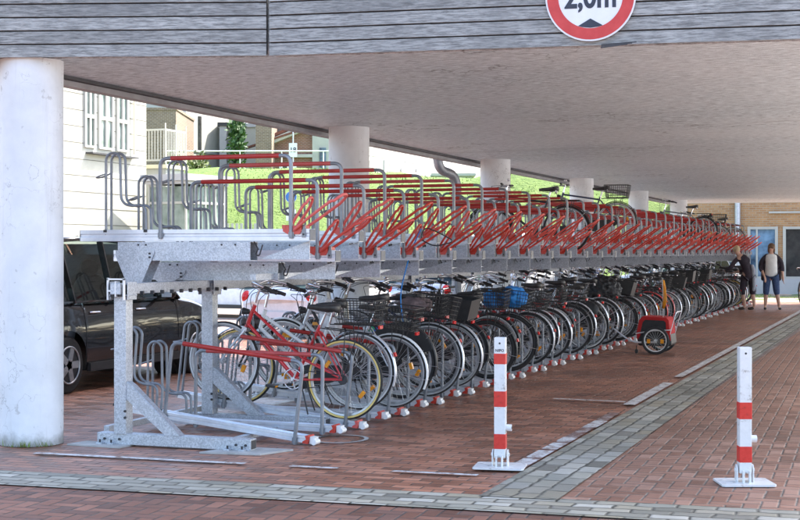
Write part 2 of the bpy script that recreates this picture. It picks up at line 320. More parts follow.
# ------------------------------------------------------------ mesh builder
def vec(a): return Vector(a)
class MB:
    def __init__(s): s.v = []; s.f = []; s.m = []; s.s = []
    def add(s, vs, fs, mi=0, smooth=False):
        o = len(s.v); s.v += [tuple(x) for x in vs]
        for f in fs: s.f.append([i+o for i in f]); s.m.append(mi); s.s.append(smooth)
    def box(s, c, d, mi=0, R=None):
        c = vec(c); h = vec(d)/2
        vs = [Vector((x*h.x, y*h.y, z*h.z)) for x in (-1,1) for y in (-1,1) for z in (-1,1)]
        if R: vs = [R @ x for x in vs]
        vs = [x+c for x in vs]
        s.add(vs, [(0,1,3,2), (4,6,7,5), (0,4,5,1), (2,3,7,6), (0,2,6,4), (1,5,7,3)], mi)
    def bar(s, a, b, w, h, mi=0, up=(0,0,1)):
        a, b = vec(a), vec(b); d = b-a; L = d.length; d.normalize(); u = vec(up)
        sd = d.cross(u)
        if sd.length < 1e-4: sd = d.cross(Vector((1,0,0)))
        sd.normalize(); u = sd.cross(d)
        R = Matrix((d, sd, u)).transposed()
        s.box((a+b)/2, (L, w, h), mi, R)
    def tube(s, pts, r, n=8, mi=0, closed=False, caps=True, flat=1.):
        pts = [vec(p) for p in pts]; N_ = len(pts)
        rs = r if isinstance(r, (list, tuple)) else [r]*N_
        ring0 = None; vs = []
        prev = None
        for i, p in enumerate(pts):
            if closed: t = pts[(i+1) % N_]-pts[i-1]
            elif i == 0: t = pts[1]-p
            elif i == N_-1: t = p-pts[i-1]
            else: t = (pts[i+1]-p).normalized()+(p-pts[i-1]).normalized()
            t.normalize()
            if prev is None:
                a = Vector((0,0,1)) if abs(t.z) < .9 else Vector((0,1,0))
                nrm = t.cross(a).normalized()
            else:
                nrm = prev-t*prev.dot(t)
                nrm = nrm.normalized() if nrm.length > 1e-6 else t.orthogonal().normalized()
            prev = nrm; bn = t.cross(nrm)
            for k in range(n):
                an = 2*PI*k/n; vs.append(p+nrm*math.cos(an)*rs[i]+bn*math.sin(an)*rs[i]*flat)
        fs = []
        for i in range(N_ if closed else N_-1):
            j = (i+1) % N_
            for k in range(n):
                l = (k+1) % n; fs.append((i*n+k, i*n+l, j*n+l, j*n+k))
        s.add(vs, fs, mi, True)
        if caps and not closed:
            s.add(vs[:n], [tuple(range(n))[::-1]], mi); s.add(vs[-n:], [tuple(range(n))], mi)
    def cyl(s, a, b, r, n=12, mi=0, r2=None):
        s.tube([a, b], [r, r if r2 is None else r2], n, mi)
    def torus(s, c, R, r, axis='Y', n=36, k=8, mi=0, flat=1., side=None):
        vs = []; fs = []
        c = vec(c)
        for i in range(n):
            a = 2*PI*i/n
            for j in range(k):
                b = 2*PI*j/k; rr = R+r*math.cos(b); h = r*math.sin(b)*flat
                vs.append(c+Vector((rr*math.cos(a), h, rr*math.sin(a))))
        o = len(s.v); s.v += [tuple(x) for x in vs]
        for i in range(n):
            for j in range(k):
                i2 = (i+1) % n; j2 = (j+1) % k
                s.f.append([o+i*k+j, o+i*k+j2, o+i2*k+j2, o+i2*k+j])
                bm_ = 2*PI*(j+.5)/k
                s.m.append(side if (side is not None and -.75 < math.cos(bm_) < .15 ) else mi); s.s.append(True)
    def prism(s, poly, y0, y1, mi=0, axis='Y'):
        n = len(poly)
        def P(a, b, y): return {'Y': (a, y, b), 'X': (y, a, b), 'Z': (a, b, y)}[axis]
        vs = [P(a, b, y0) for a, b in poly]+[P(a, b, y1) for a, b in poly]
        fs = [tuple(range(n)), tuple(range(2*n-1, n-1, -1))]+[(i, i+n, (i+1) % n+n, (i+1) % n) for i in range(n)]
        s.add(vs, fs, mi)
    def blob(s, c, d, mi=0, seed=0, amp=.15, sub=3, fr=3.):
        bm = bmesh.new(); bmesh.ops.create_icosphere(bm, subdivisions=sub, radius=1)
        c = vec(c); vs = []
        for v in bm.verts:
            k = 1+amp*noise.noise(v.co*fr+Vector((seed*3.1, seed, 7)))+amp*.6*noise.noise(v.co*fr*2.7+Vector((seed, 5, seed*2)))
            vs.append(c+Vector((v.co.x*d[0]*k, v.co.y*d[1]*k, v.co.z*d[2]*k)))
        s.add(vs, [[v.index for v in f.verts] for f in bm.faces], mi, True); bm.free()
    def mesh(s, name, mats, fix=True):
        me = bpy.data.meshes.new(name); me.from_pydata(s.v, [], s.f)
        for m_ in (mats if isinstance(mats, (list, tuple)) else [mats]):
            me.materials.append(M[m_] if isinstance(m_, str) else m_)
        me.polygons.foreach_set('material_index', s.m); me.polygons.foreach_set('use_smooth', s.s)
        if fix:
            bm = bmesh.new(); bm.from_mesh(me); bmesh.ops.recalc_face_normals(bm, faces=bm.faces); bm.to_mesh(me); bm.free()
        me.update(); return me

def fil(pts, r, seg=5, closed=False):
    """polyline with rounded corners"""
    pts = [vec(p) for p in pts]; out = [] if closed else [pts[0]]
    idx = range(len(pts)) if closed else range(1, len(pts)-1)
    for i in idx:
        p = pts[i]; a = pts[i-1]; b = pts[(i+1) % len(pts)]
        da = a-p; db = b-p; rr = min(r, da.length*.49, db.length*.49)
        s0 = p+da.normalized()*rr; s1 = p+db.normalized()*rr
        for k in range(seg+1):
            t = k/seg; out.append(s0*(1-t)**2+p*2*t*(1-t)+s1*t*t)
    if not closed: out.append(pts[-1])
    return out
def arc(c, R, a0, a1, n=16, y=0):
    return [Vector((c[0]+R*math.cos(rad(a0+(a1-a0)*k/n)), y, c[1]+R*math.sin(rad(a0+(a1-a0)*k/n)))) for k in range(n+1)]

def ob(name, mesh, parent=None, loc=None, rot=None):
    o = bpy.data.objects.new(name, mesh); C.objects.link(o)
    if parent: o.parent = parent
    if loc is not None: o.location = loc
    if rot is not None: o.rotation_euler = rot
    return o
def build(name, mb, mats, parent=None, loc=None, rot=None, bevel=0, seg=2):
    o = ob(name, mb.mesh(name, mats), parent, loc, rot)
    if bevel:
        b = o.modifiers.new('bevel', 'BEVEL'); b.width = bevel; b.segments = seg; b.limit_method = 'ANGLE'; b.angle_limit = rad(40)
    return o
def tag(o, label=None, cat=None, group=None, kind=None):
    if label: o['label'] = label
    if cat: o['category'] = cat
    if group: o['group'] = group
    if kind: o['kind'] = kind
    return o
def thing(name, label, cat, loc=(0,0,0), rot=(0,0,0), group=None):
    o = bpy.data.objects.new(name, None); C.objects.link(o); o.location = loc; o.rotation_euler = rot
    o.empty_display_size = .2
    return tag(o, label, cat, group)
def struct(name, mb, mats): return tag(build(name, mb, mats), kind='structure')
def gz(X, Y, Z): return Vector((X, Y, Z))

# ============================================================ GROUND
def sheet(name, poly, z, m_, div=None):
    mb = MB(); mb.add([(x, y, z) for x, y in poly], [tuple(range(len(poly)))], 0)
    return struct(name, mb, m_)
sheet('ground', [(-900,-60), (900,-60), (900,1500), (-900,1500)], -.02, 'road')
sheet('road', [(-30,-8), (9,-8), (9,75), (-30,75)], -.012, 'road')
# front paving, then the cross drain, then bay and lane
sheet('front_pavement', [(-30,-7), (9,-7), (9,8.62+ (9+2)*.045), (-30,8.2-24*.045)], -.008, 'brick_front')
sheet('lane_pavement', [(-2.06,8.45), (1.2,8.6), (1.2,44.5), (-2.06,44.5)], -.004, 'brick_lane')
sheet('bounce_pavement', [(1.2,8.6), (30,9.9), (30,75), (1.2,75)], -.003, 'bounce_slabs')  # unseen pale ground added to bounce neutral light up under the deck
sheet('bay_pavement', [(-11.2,8.0), (-2.5,8.4), (-2.5,44.5), (-11.2,44.5)], -.004, 'brick_bay')
sheet('cross_drain', [(-12,7.56), (9,8.50), (9,9.05), (-12,8.08)], 0, 'setts')
sheet('long_drain', [(-2.52,8.45), (-2.03,8.48), (-2.10,18), (-2.2,44.6), (-2.66,44.6), (-2.56,18)], .004, 'setts_v')
# painted lines (worn)
LZ = [.008]
def line(poly, m_='line', nm='road_marking'):
    LZ[0] += .0006; return sheet(nm, poly, LZ[0], m_)
line([(-6.15,9.08), (-4.45,9.12), (-4.45,9.19), (-6.15,9.15)]); line([(-4.1,9.13), (-3.75,9.14), (-3.75,9.20), (-4.1,9.19)])
line([(-3.35,9.15), (-2.75,9.17), (-2.75,9.23), (-3.35,9.21)])
line([(-2.64,9.6), (-2.53,9.6), (-2.57,13.2), (-2.67,13.2)], 'lineworn')
for a, b in ((9.62,10.05), (10.12,10.5), (10.58,10.95), (11.05,11.3), (12.0,12.5)):
    line([(-2.66,a), (-2.54,a), (-2.54,b), (-2.66,b)])
line([(-2.68,13.9), (-2.56,13.9), (-2.58,16.4), (-2.70,16.4)]); line([(-2.70,17.2), (-2.60,17.2), (-2.66,41.5), (-2.78,41.5)])
line([(-3.45,14.18), (-2.70,14.12), (-2.70,14.19), (-3.45,14.25)])
line([(-4.6,23.9), (-2.8,23.9), (-2.8,23.96), (-4.6,23.96)], 'lineworn'); line([(-4.6,41.4), (-2.78,41.4), (-2.78,41.5), (-4.6,41.5)])
mb = MB()
for k in range(32):
    a, b = 2*PI*k/32, 2*PI*(k+1)/32
    mb.add([(-4.34+q*math.cos(t), 10.66+q*1.15*math.sin(t), .003) for q, t in ((.23,a), (.23,b), (.195,b), (.195,a))], [(0,1,2,3)])
struct('manhole_ring', mb, 'mortarpad')

# ---- grass dike behind
CD, SD = math.cos(YAW), math.sin(YAW)
def dike_h(px, d):
    # px: bearing as photo column, d: depth along the view axis of the dike's own frame (a straight bank)
    t = max(0, min(1, (d-46)/14.)); t = t*t*(3-2*t)
    ks = [(-999,5.0), (330,5.0), (370,4.86), (400,4.80), (440,4.58), (478,4.60), (505,5.3), (640,5.7), (999,5.7)]
    for (a, u), (b, v) in zip(ks[:-1], ks[1:]):
        if a <= px <= b: top = u+(v-u)*(px-a)/(b-a)
    if not -999 <= px <= 999: top = 5.
    return top*t*max(0, min(1, (715-px)/30.))
mb = MB(); NX, NY = 120, 40
for i in range(NX+1):
    lat = -30+60*i/NX
    for j in range(NY+1):
        d = 45+40*j/NY
        px = 400+1435*lat/d
        X = lat*CD-d*SD; Y = lat*SD+d*CD
        z = dike_h(px, d)+.12*noise.noise(Vector((X*.8, Y*.8, 0)))*(1 if j else 0)-.012
        mb.v.append((X, Y, z))
for i in range(NX):
    for j in range(NY):
        a = i*(NY+1)+j; mb.f.append([a, a+NY+1, a+NY+2, a+1]); mb.m.append(0); mb.s.append(True)
struct('grass_bank', mb, 'grass')
gb = MB()
for k in range(12000):
    lat = random.uniform(-17, 13); d = random.uniform(47, 61.5)
    px = 400+1435*lat/d; X = lat*CD-d*SD; Y = lat*SD+d*CD; z = dike_h(px, d)-.05
    h = random.uniform(.04, .12); a = random.uniform(0, PI); q = .03
    dx, dy = math.cos(a)*q, math.sin(a)*q; lx, ly = random.uniform(-.05,.05), random.uniform(-.05,.05)
    gb.add([(X-dx,Y-dy,z), (X+dx,Y+dy,z), (X+lx,Y+ly,z+h)], [(0,1,2)])
tag(build('long_grass', gb, 'blade'), 'long sunlit grass growing over the bank behind the bicycle stand', 'grass', kind='stuff')

# ============================================================ PARKING DECK
deck = thing('parking_deck', 'low concrete parking deck clad in grey weathered boards over the bicycles', 'deck', (-1.2, 26, 3.0))
D0 = Vector(deck.location)
FP = [Vector((-6.85, 9.25, 0)), Vector((-4.63, 9.93, 0)), Vector((1.7, 10.71, 0))]
def dk(name, mb, mats, bevel=0): 
    o = build(name, mb, mats, deck, bevel=bevel); o.location = -D0; return o
mb = MB()
poly = [(-6.84, 9.40), (-4.63, 10.07), (1.7, 10.86), (1.7, 44.6), (-6.84, 44.6)]
mb.prism(poly, 3.0, 3.55, 0, 'Z'); dk('ceiling_slab', mb, 'ceiling')
mb = MB()
mb.box((-6.90, 26.95, 3.10), (.10, 35.3, .34), 0); mb.box((-6.975, 26.95, 2.985), (.03, 35.3, .10), 1); mb.box((-6.80, 26.95, 2.987), (.06, 35.3, .03), 1)
mb.box((-6.86, 26.95, 3.9), (.08, 35.2, 1.2), 0)
dk('edge_beam', mb, ['edgegrey', 'soffit'])
mb = MB(); mb.box((1.65, 27.8, 4.1), (.1, 33.4, 1.7)); mb.box((-2.6, 44.55, 4.1), (8.3, .1, 1.7)); dk('parapet', mb, 'edgegrey')
# fascia boards: one part per board
for seg in (0, 1):
    a, b = FP[seg], FP[seg+1]; d = (b-a).normalized(); n_ = Vector((d.y, -d.x, 0))
    a2 = a+d*(.012 if seg else 0)-d*(0 if seg else .1); b2 = b-d*(.012 if seg == 0 else 0)
    for k in range(22):
        z = 2.993+.103*k; mb = MB()
        off = random.uniform(0, .006)
        mb.bar(a2+Vector((0,0,z+.045))+n_*off, b2+Vector((0,0,z+.045))+n_*off, .022, .092, 0)
        L = (b2-a2).length; q = .12
        while q < L:
            for dz in (.02, .07):
                p = a2+d*q+Vector((0,0,z+dz))+n_*(off+.011); mb.cyl(p, p+n_*.0016, .0036, 6, 1)
            q += .62
        dk('fascia_board', mb, ['plank', 'tube'], .002)
    mb = MB(); mb.bar(a2-n_*.045+Vector((0,0,4.12)), b2-n_*.045+Vector((0,0,4.12)), .05, 2.22, 0); dk('fascia_backing', mb, 'soffit')
# upper boards and backing are added above view to keep sun off the forecourt
# columns
def column(Y, label, x=-6.46):
    t = thing('column', label, 'column', (x, Y, 0), group='round white columns carrying the deck')
    mb = MB(); mb.tube([(0,0,0), (0,0,.02), (0,0,3.0)], [.247, .245, .245], 64); build('shaft', mb, 'column', t)
    mb = MB(); mb.tube([(0,0,2.982), (0,0,3.0)], [.30, .30], 40); 
    return t
names = ['white round column at far left, nearest and largest, beside the rack end', 'white round column just behind the empty upper rails, second from the left',
         'white round column with the grey downpipe, third from the left', 'white round column behind the upright handlebars on the upper tier, fourth from the left',
         'white round column right of the basket bicycle on the upper tier, fifth from the left', 'small white round column near the far wall, sixth from the left']
for k in range(6): column(9.66+6.41*k if k else 9.63, names[k], -6.42 if k else -6.53)
# downpipe by third column
t = thing('downpipe', 'grey galvanised downpipe with swan neck beside the third column', 'pipe', (-6.9, 21.9, 0))
mb = MB(); mb.tube(fil([(-.18,-.45,3.02), (-.16,-.38,2.80), (0,0,2.72), (0,0,0)], .25, 8), .075, 16); build('pipe', mb, 'tube', t)
mb = MB()
for z in (2.4, 1.2): mb.torus((0,0,z), .082, .01, n=20, k=6)
for i in range(len(mb.v)):
    x, y, z = mb.v[i]; zz = 2.4 if z > 1.8 else 1.2; mb.v[i] = (x, z-zz, zz+y)
build('pipe_clip', mb, 'dark', t)

# ============================================================ BICYCLE RACK
rack = thing('bicycle_rack', 'two-tier galvanised bicycle rack with red handles running under the deck', 'bicycle rack', (-5.8, 9.7, 0))
R0 = Vector(rack.location)
def rk(name, mb, mats, bevel=0):
    o = build(name, mb, mats, rack, bevel=bevel); o.location = -R0; return o
P0Y, PITCH, NS = 10.29, .5235, 62
posts = [9.77, 11.22]; y_ = 13.8
while y_ < 42.4: posts.append(y_); y_ += 2.6
mats_g = ['galv', 'dark']
def open_box(mb, p0, p1, w, h, t=.006, mi=0):
    # rectangular hollow section along Y or X with open end
    a, b = vec(p0), vec(p1); d = (b-a).normalized(); up = Vector((0,0,1)); sd = d.cross(up)
    for s_ in (-1, 1): mb.bar(a+sd*s_*(w/2-t/2), b+sd*s_*(w/2-t/2), t, h, mi)
    for s_ in (-1, 1): mb.bar(a+up*s_*(h/2-t/2)+d*.001, b+up*s_*(h/2-t/2)-d*.001, w-2*t, t, mi)
mb = MB(); mb.box((-5.80, 9.77, .65), (.105, .105, 1.10)); post_me = mb.mesh('post', 'galv')
for i, y in enumerate(posts):
    mb = MB(); mb.box((-5.79, y, .66), (.105, .105, 1.14))
    mb.box((-5.79, y, 1.165), (.16, .15, .012)); mb.box((-5.715, y, 1.20), (.006, .14, .14)); mb.box((-5.865, y, 1.20), (.006, .14, .14))
    for z in (.22, .27): mb.cyl((-5.74, y-.055, z), (-5.74, y-.066, z), .011, 6, 1)
    rk('post', mb, mats_g, .003)
    mb = MB(); mb.box((-5.34, y+.01, .052), (1.32, .10, .085))
    for x in (-5.93, -5.80, -4.80, -4.72): mb.cyl((x, y-.04, .05), (x, y-.052, .05), .010, 6, 1)
    for x in (-5.96, -5.86, -4.86, -4.74): mb.box((x, y-.06, .012), (.05, .05, .02)); mb.cyl((x, y-.065, .02), (x, y-.065, .045), .009, 6, 1)
    # dark plate paints in the shade inside the open end
    mb.box((-4.678, y+.01, .052), (.004, .08, .066), 1)
    rk('base_beam', mb, mats_g, .003)
    mb = MB(); mb.prism([(-5.737, .50), (-5.737, .36), (-5.40, .096), (-5.27, .096)], y-.045, y-.039); mb.prism([(-5.737, .50), (-5.69, .47), (-5.27, .096), (-5.30, .096)], y-.039, y+.03)
    rk('brace', mb, mats_g)
# longitudinal beams
mb = MB(); mb.box((-5.79, 26.2, 1.215), (.09, 33.1, .085)); 
for k in range(10): mb.box((-5.70, 9.9+k*.16+.0, 1.18), (.03, .02, .03), 1)
rk('top_beam', mb, mats_g, .003)
# hollow end of the top beam
mb = MB(); yy = 9.66
mb.box((-5.86, yy, 1.215), (.012, .02, .17)); mb.box((-5.72, yy, 1.215), (.012, .02, .17)); mb.box((-5.79, yy, 1.29), (.152, .02, .012)); mb.box((-5.79, yy, 1.215), (.012, .022, .12)); mb.box((-5.825, yy, 1.2), (.06, .018, .012))
mb.box((-5.79, 9.70, 1.20), (.12, .05, .09), 1)
rk('beam_end_cap', mb, ['alu', 'dark'])
mb = MB(); mb.box((-6.02, 26.4, .10), (.05, 33.0, .05)); mb.box((-4.95, 26.4, .045), (.05, 33.0, .04)); rk('floor_rail', mb, 'galv', .003)
mb = MB(); mb.box((-4.98, 26.4, 1.30), (.05, 32.0, .05)); rk('front_beam', mb, 'galv')

RAILP = [(-.056,0), (.056,0), (.056,.030), (.050,.036), (.050,.050), (.056,.056), (.056,.086), (.034,.086), (.022,.052), (-.022,.052), (-.034,.086), (-.056,.086), (-.056,.056), (-.050,.050), (-.050,.036), (-.056,.030)]
def rail_mesh(name, L, zs):
    mb = MB(); mb.prism([(y, z*zs) for y, z in RAILP], 0, L, 0, 'X'); mb.box((L+.004,0,.043*zs), (.006,.108,.080*zs), 1); mb.box((-.004,0,.043*zs), (.006,.108,.080*zs), 1); return mb.mesh(name, ['alu', 'endgrey'])  # dark plates over both rail ends are added to cut their glare
def holder_mesh(name):
    mb = MB()
    for y in (-.042, .042):
        zt = .63
        pts = [(0,y,-.04), (0,y,zt-.07)]+[Vector((.066-.066*math.cos(rad(a)), y, zt-.066+.066*math.sin(rad(a)))) for a in range(15, 180, 15)]+[(.132,y,zt-.07), (.140,y,.28)]
        pts += [Vector((.22-.08*math.cos(rad(a)), y, .28-.08*math.sin(rad(a)))) for a in range(15, 80, 15)]
        pts += [(.245, y, .195), (.31, y, .20)]+[Vector((.31+.06*math.sin(rad(a)), y, .14+.06*math.cos(rad(a)))) for a in range(15, 90, 15)]+[(.372, y, .1), (.374, y, -.04)]
        mb.tube(pts, .0115, 8)
    lp = [(-.0,-.042,.46), (-.06,-.06,.44), (-.10,-.04,.43), (-.10,.02,.43), (-.05,.045,.45), (0,.042,.47)]
    mb.tube(fil(lp, .03, 4), .007, 6)
    mb.tube([(.25,-.045,.198), (.25,.045,.198)], .011, 6); mb.box((0,0,-.01), (.03,.12,.02), 1)
    mb.box((.374,0,-.01), (.03,.125,.022), 1)
    return mb.mesh(name, ['tube', 'dark'])
def bar_meshes():
    a = .055; H_ = .572; L = 1.15; y = -.066
    leg = MB(); red = MB()
    p = fil([(0,y,-.075), (0,y,H_), (L,y,H_), (L,y,-.075)], .075, 8)
    leg.tube([q for q in p if q.x < .2]+[Vector((.14,y,H_))], .0155, 10); leg.box((0,y+.005,-.045), (.045,.012,.04))
    leg2 = MB(); leg2.tube([Vector((L-.14,y,H_))]+[q for q in p if q.x > .9], .0155, 10); leg2.box((L,y+.005,-.045), (.045,.012,.04))
    red.tube([(.10,y,H_), (L-.10,y,H_)], .0185, 10)
    return (leg.mesh('guide_bar_leg', 'tube'), leg2.mesh('guide_bar_leg', 'tube')), red.mesh('red_sleeve', 'redpipe')
def handle_meshes():
    red = MB()
    def loop(x0, z0, x1, z1, w):
        d = Vector((x1-x0, 0, z1-z0)); 
        u = w*.78; pts = [Vector((x0,-u,z0)), Vector((x0,-w,z0))+d*.35+Vector((0,0,.008)), Vector((x0,-w,z0))+d*.78+Vector((0,0,.012))]
        c = Vector((x0,0,z0))+d*.86
        for a in range(0, 181, 20):
            pts.append(c+Vector((0,-w*.8*math.cos(rad(a)),0))+d.normalized()*(d.length*.14*math.sin(rad(a)))+Vector((0,0,.012*math.sin(rad(a)))))
        pts += [Vector((x0,w,z0))+d*.78, Vector((x0,w,z0))+d*.35, Vector((x0,u,z0))]
        red.tube(pts, .012, 8)
    loop(-.155, .02, .015, .262, .060); loop(-.10, .02, .30, .285, .098)
    sh = MB()
    sh.prism([(-.20,.045), (-.20,.0), (-.16,-.022), (-.06,-.022), (-.03,.02), (-.03,.045)], -.066, .066)
    sh.box((-.19,0,.035), (.03,.14,.03)); 
    return red.mesh('pull_handle', 'red'), sh.mesh('handle_shoe', 'red')
def box_mesh(up):
    mb = MB(); h = .15
    open_box(mb, (.36,0,-.082), (1.55,0,-.082), .135, h, .005)
    mb.box((.37,0,-.082), (.004,.12,.135))
    for x in (.55, .62, 1.30, 1.42): mb.cyl((x,-.067,-.03), (x,-.073,-.03), .008, 6, 1)
    z1 = -.34 if up else -.175
    mb.prism([(.345,-.075), (.70,-.075), (.70,-.10), (.585,z1), (.445,z1), (.345,-.12)], -.0765, -.0715)
    mb.prism([(.345,-.12), (.70,-.10), (.585,z1), (.445,z1)], .0685, .0735)
    mb.box((.515,0,z1+.003), (.15,.15,.006)); mb.cyl((.66,-.077,-.10), (.66,-.085,-.10), .009, 6, 1); mb.cyl((.66,-.077,-.13), (.66,-.085,-.13), .009, 6, 1)
    # added triangle shapes the diagonal shadow on the box; then the latch hook
    mb.prism([(1.57,-.145), (2.02,-.002), (2.02,-.145)], .02, .026)
    mb.tube(fil([(1.60,-.03,-.06), (1.58,-.03,-.11), (1.61,-.03,-.12), (1.64,-.03,-.03)], .02, 3), .006, 6, 1)
    mb.tube([(1.56,-.02,-.005), (1.60,-.02,-.07)], .005, 6, 1)
    return mb.mesh('carrier_box', ['galv', 'dark'])
upper_rail = rail_mesh('upper_tray', 2.05, 1.08); lower_rail = rail_mesh('lower_tray', 1.70, .62)
hold_me = holder_mesh('wheel_holder'); bar_me, sleeve_me = bar_meshes(); handle_me, shoe_me = handle_meshes()
boxes = {1: box_mesh(True), 0: box_mesh(False)}
mb = MB(); mb.prism([(-.012,.056), (.012,.062), (.022,.05), (.022,.03), (.0,.03)], -.058, .058); mb.prism([(.0,.03), (.022,.03), (.016,-.004), (-.028,-.004), (-.028,.01)], -.058, .058); cap_red = mb.mesh('end_cap', 'red')
mb = MB(); mb.box((-.008,0,.012), (.040,.075,.055)); mb.cyl((.008,-.045,-.0), (.008,.045,-.0), .022, 14); wheel_me = mb.mesh('roller', 'whiteplastic')
mb = MB(); mb.box((-.035,-.02,.045), (.030,.012,.10)); mb.cyl((-.035,-.03,.02), (-.035,.0,.02), .008, 8, 1); clip_me = mb.mesh('grey_clip', ['tube', 'dark'])
def tray_slot(k, upper):
    hi = (k % 2 == 0); y = P0Y+PITCH*k
    if upper:
        z = 1.588 if hi else 1.422; x = -6.47
        t = ob('upper_tray', upper_rail, rack, Vector((x, y, z))-R0)
        zt = .093
        ob('wheel_holder', hold_me, t, (.235, 0, zt)); ob('guide_bar_leg', bar_me[0], t, (.75, 0, zt)); ob('guide_bar_leg', bar_me[1], t, (.75, 0, zt)); ob('red_sleeve', sleeve_me, t, (.75, 0, zt))
        ob('pull_handle', handle_me, t, (2.03, 0, zt-.03)); ob('handle_shoe', shoe_me, t, (2.03, 0, zt-.02)); ob('carrier_box', boxes[int(hi)], t, (0, 0, 0)); ob('grey_clip', clip_me, t, (2.04, -.04, .03))
    else:
        ang = rad(6.6) if hi else rad(.6)
        x = -6.14; z = .21 if hi else .055
        t = ob('lower_tray', lower_rail, rack, Vector((x, y, z))-R0, (0, ang, 0))
        zt = .053
        ob('wheel_holder', hold_me, t, (-.03+.02, 0, zt)); ob('guide_bar_leg', bar_me[0], t, (.46, 0, zt)); ob('guide_bar_leg', bar_me[1], t, (.46, 0, zt)); ob('red_sleeve', sleeve_me, t, (.46, 0, zt))
        ob('end_cap', cap_red, t, (1.70, 0, 0)); ob('roller', wheel_me, t, (1.752, 0, .014))
    return t
for k in range(NS): tray_slot(k, True); tray_slot(k, False)
# mortar pads below the first base beam
def pad(poly, lab): 
    mb = MB(); mb.prism(poly, -.003, .010, 0, 'Z'); return tag(build('mortar_pad', mb, 'mortarpad'), lab, 'pad', 'mortar pads below the rack')
pad([(-6.20,9.62), (-5.72,9.60), (-5.70,9.80), (-6.16,9.83)], 'pale mortar pad under the left foot of the nearest rack beam')
pad([(-5.02,9.56), (-4.55,9.62), (-4.42,9.93), (-4.90,9.93)], 'pale mortar pad under the open end of the nearest rack beam')

# ============================================================ BICYCLES
R = .345
def wheel_protos(fat=.019, tag_=''):
    Rt = R-fat
    ty = MB(); ty.torus((0,0,0), Rt, fat, n=48, k=14, mi=0, side=1); tyre = ty.mesh('tyre'+tag_, ['rubber', 'black_side'])
    rm = MB()
    prof = [(Rt-.012, -.013), (Rt-.012, .013), (Rt-.030, .010), (Rt-.030, -.010)]
    n = 48; vs = []; fs = []
    for i in range(n):
        a = 2*PI*i/n
        for r_, h in prof: vs.append((r_*math.cos(a), h, r_*math.sin(a)))
    for i in range(n):
        for j in range(4):
            i2 = (i+1) % n; j2 = (j+1) % 4; fs.append((i*4+j, i*4+j2, i2*4+j2, i2*4+j))
    rm.add(vs, fs, 0, False); rm.cyl((0,-.045,0), (0,.045,0), .018, 12); rm.cyl((0,-.055,0), (0,.055,0), .006, 8)
    for s_ in (-.03, .03): rm.cyl((0,s_-.002,0), (0,s_+.002,0), .028, 14)
    rim = rm.mesh('rim'+tag_, 'rim')
    sp = MB(); n = 32
    for i in range(n):
        a = 2*PI*i/n; sd = .030 if i % 2 else -.030; b = a+(.9 if (i//2) % 2 else -.9)
        p = Vector((.026*math.cos(b), sd, .026*math.sin(b))); q = Vector(((Rt-.03)*math.cos(a), sd*.15, (Rt-.03)*math.sin(a)))
        sp.tube([p, q], .0013, 3, caps=False)
    spoke = sp.mesh('spokes'+tag_, 'spoke')
    ref = []
    for a in (0.5, 0.5+PI):
        rf = MB(); rf.box((.20*math.cos(a), 0, .20*math.sin(a)), (.030, .030, .062), 0, Matrix.Rotation(-a, 3, 'Y')); ref.append(rf.mesh('spoke_reflector'+tag_, 'orange'))
    return tyre, rim, spoke, ref
WH = wheel_protos(); WHF = wheel_protos(.026, '_wide')
def saddle_me(wide=1.):
    mb = MB(); st = []
    for t, w_, z in ((0,.022,0), (.06,.030,.006), (.13,.045,.008), (.18,.075*wide,.012), (.23,.095*wide,.020), (.265,.085*wide,.022), (.285,.04,.012)):
        st.append((t, w_, z))
    n = 10; vs = []; fs = []
    for t, w_, z in st:
        for k in range(n):
            a = 2*PI*k/n; zz = math.sin(a)*(.020 if math.sin(a) > 0 else .052*min(1,.4+t*3)); vs.append((-.17+t, w_*math.cos(a), z+zz))
    for i in range(len(st)-1):
        for k in range(n): l = (k+1) % n; fs.append((i*n+k, i*n+l, (i+1)*n+l, (i+1)*n+k))
    fs.append(tuple(range(n))); fs.append(tuple(range((len(st)-1)*n, len(st)*n)))
    mb.add(vs, fs, 0, True)
    for y in (-.022, .022): mb.tube([(-.12,y,-.03), (-.02,y,-.045), (.07,y,-.03)], .0035, 5, 1)
    mb.tube([(.08,-.03,-.02), (.08,-.03,-.06), (.08,.03,-.06), (.08,.03,-.02)], .01, 5, 1)
    return mb.mesh('saddle', ['leather', 'chrome'])
SAD = saddle_me(); SADW = saddle_me(1.15)
BB = Vector((-.455, 0, .285)); HB = Vector((-.965, 0, .665)); HT = Vector((-.905, 0, .865)); ST_ = Vector((-.275, 0, .775)); RA = Vector((0, 0, R)); FA = Vector((-1.150, 0, R))
def stays(mb, top, w=.052):
    for s_ in (-1, 1):
        mb.tube([RA+Vector((0,s_*w,0)), BB+Vector((.05,s_*.035,.0))], .0085, 6); mb.tube([RA+Vector((0,s_*w,0)), top+Vector((.03,s_*.03,-.02)), top+Vector((0,s_*.01,0))], .0075, 6)
        mb.box(RA+Vector((-.01,s_*w,0)), (.04,.006,.05))
    mb.cyl(BB+Vector((0,-.036,0)), BB+Vector((0,.036,0)), .022, 12)
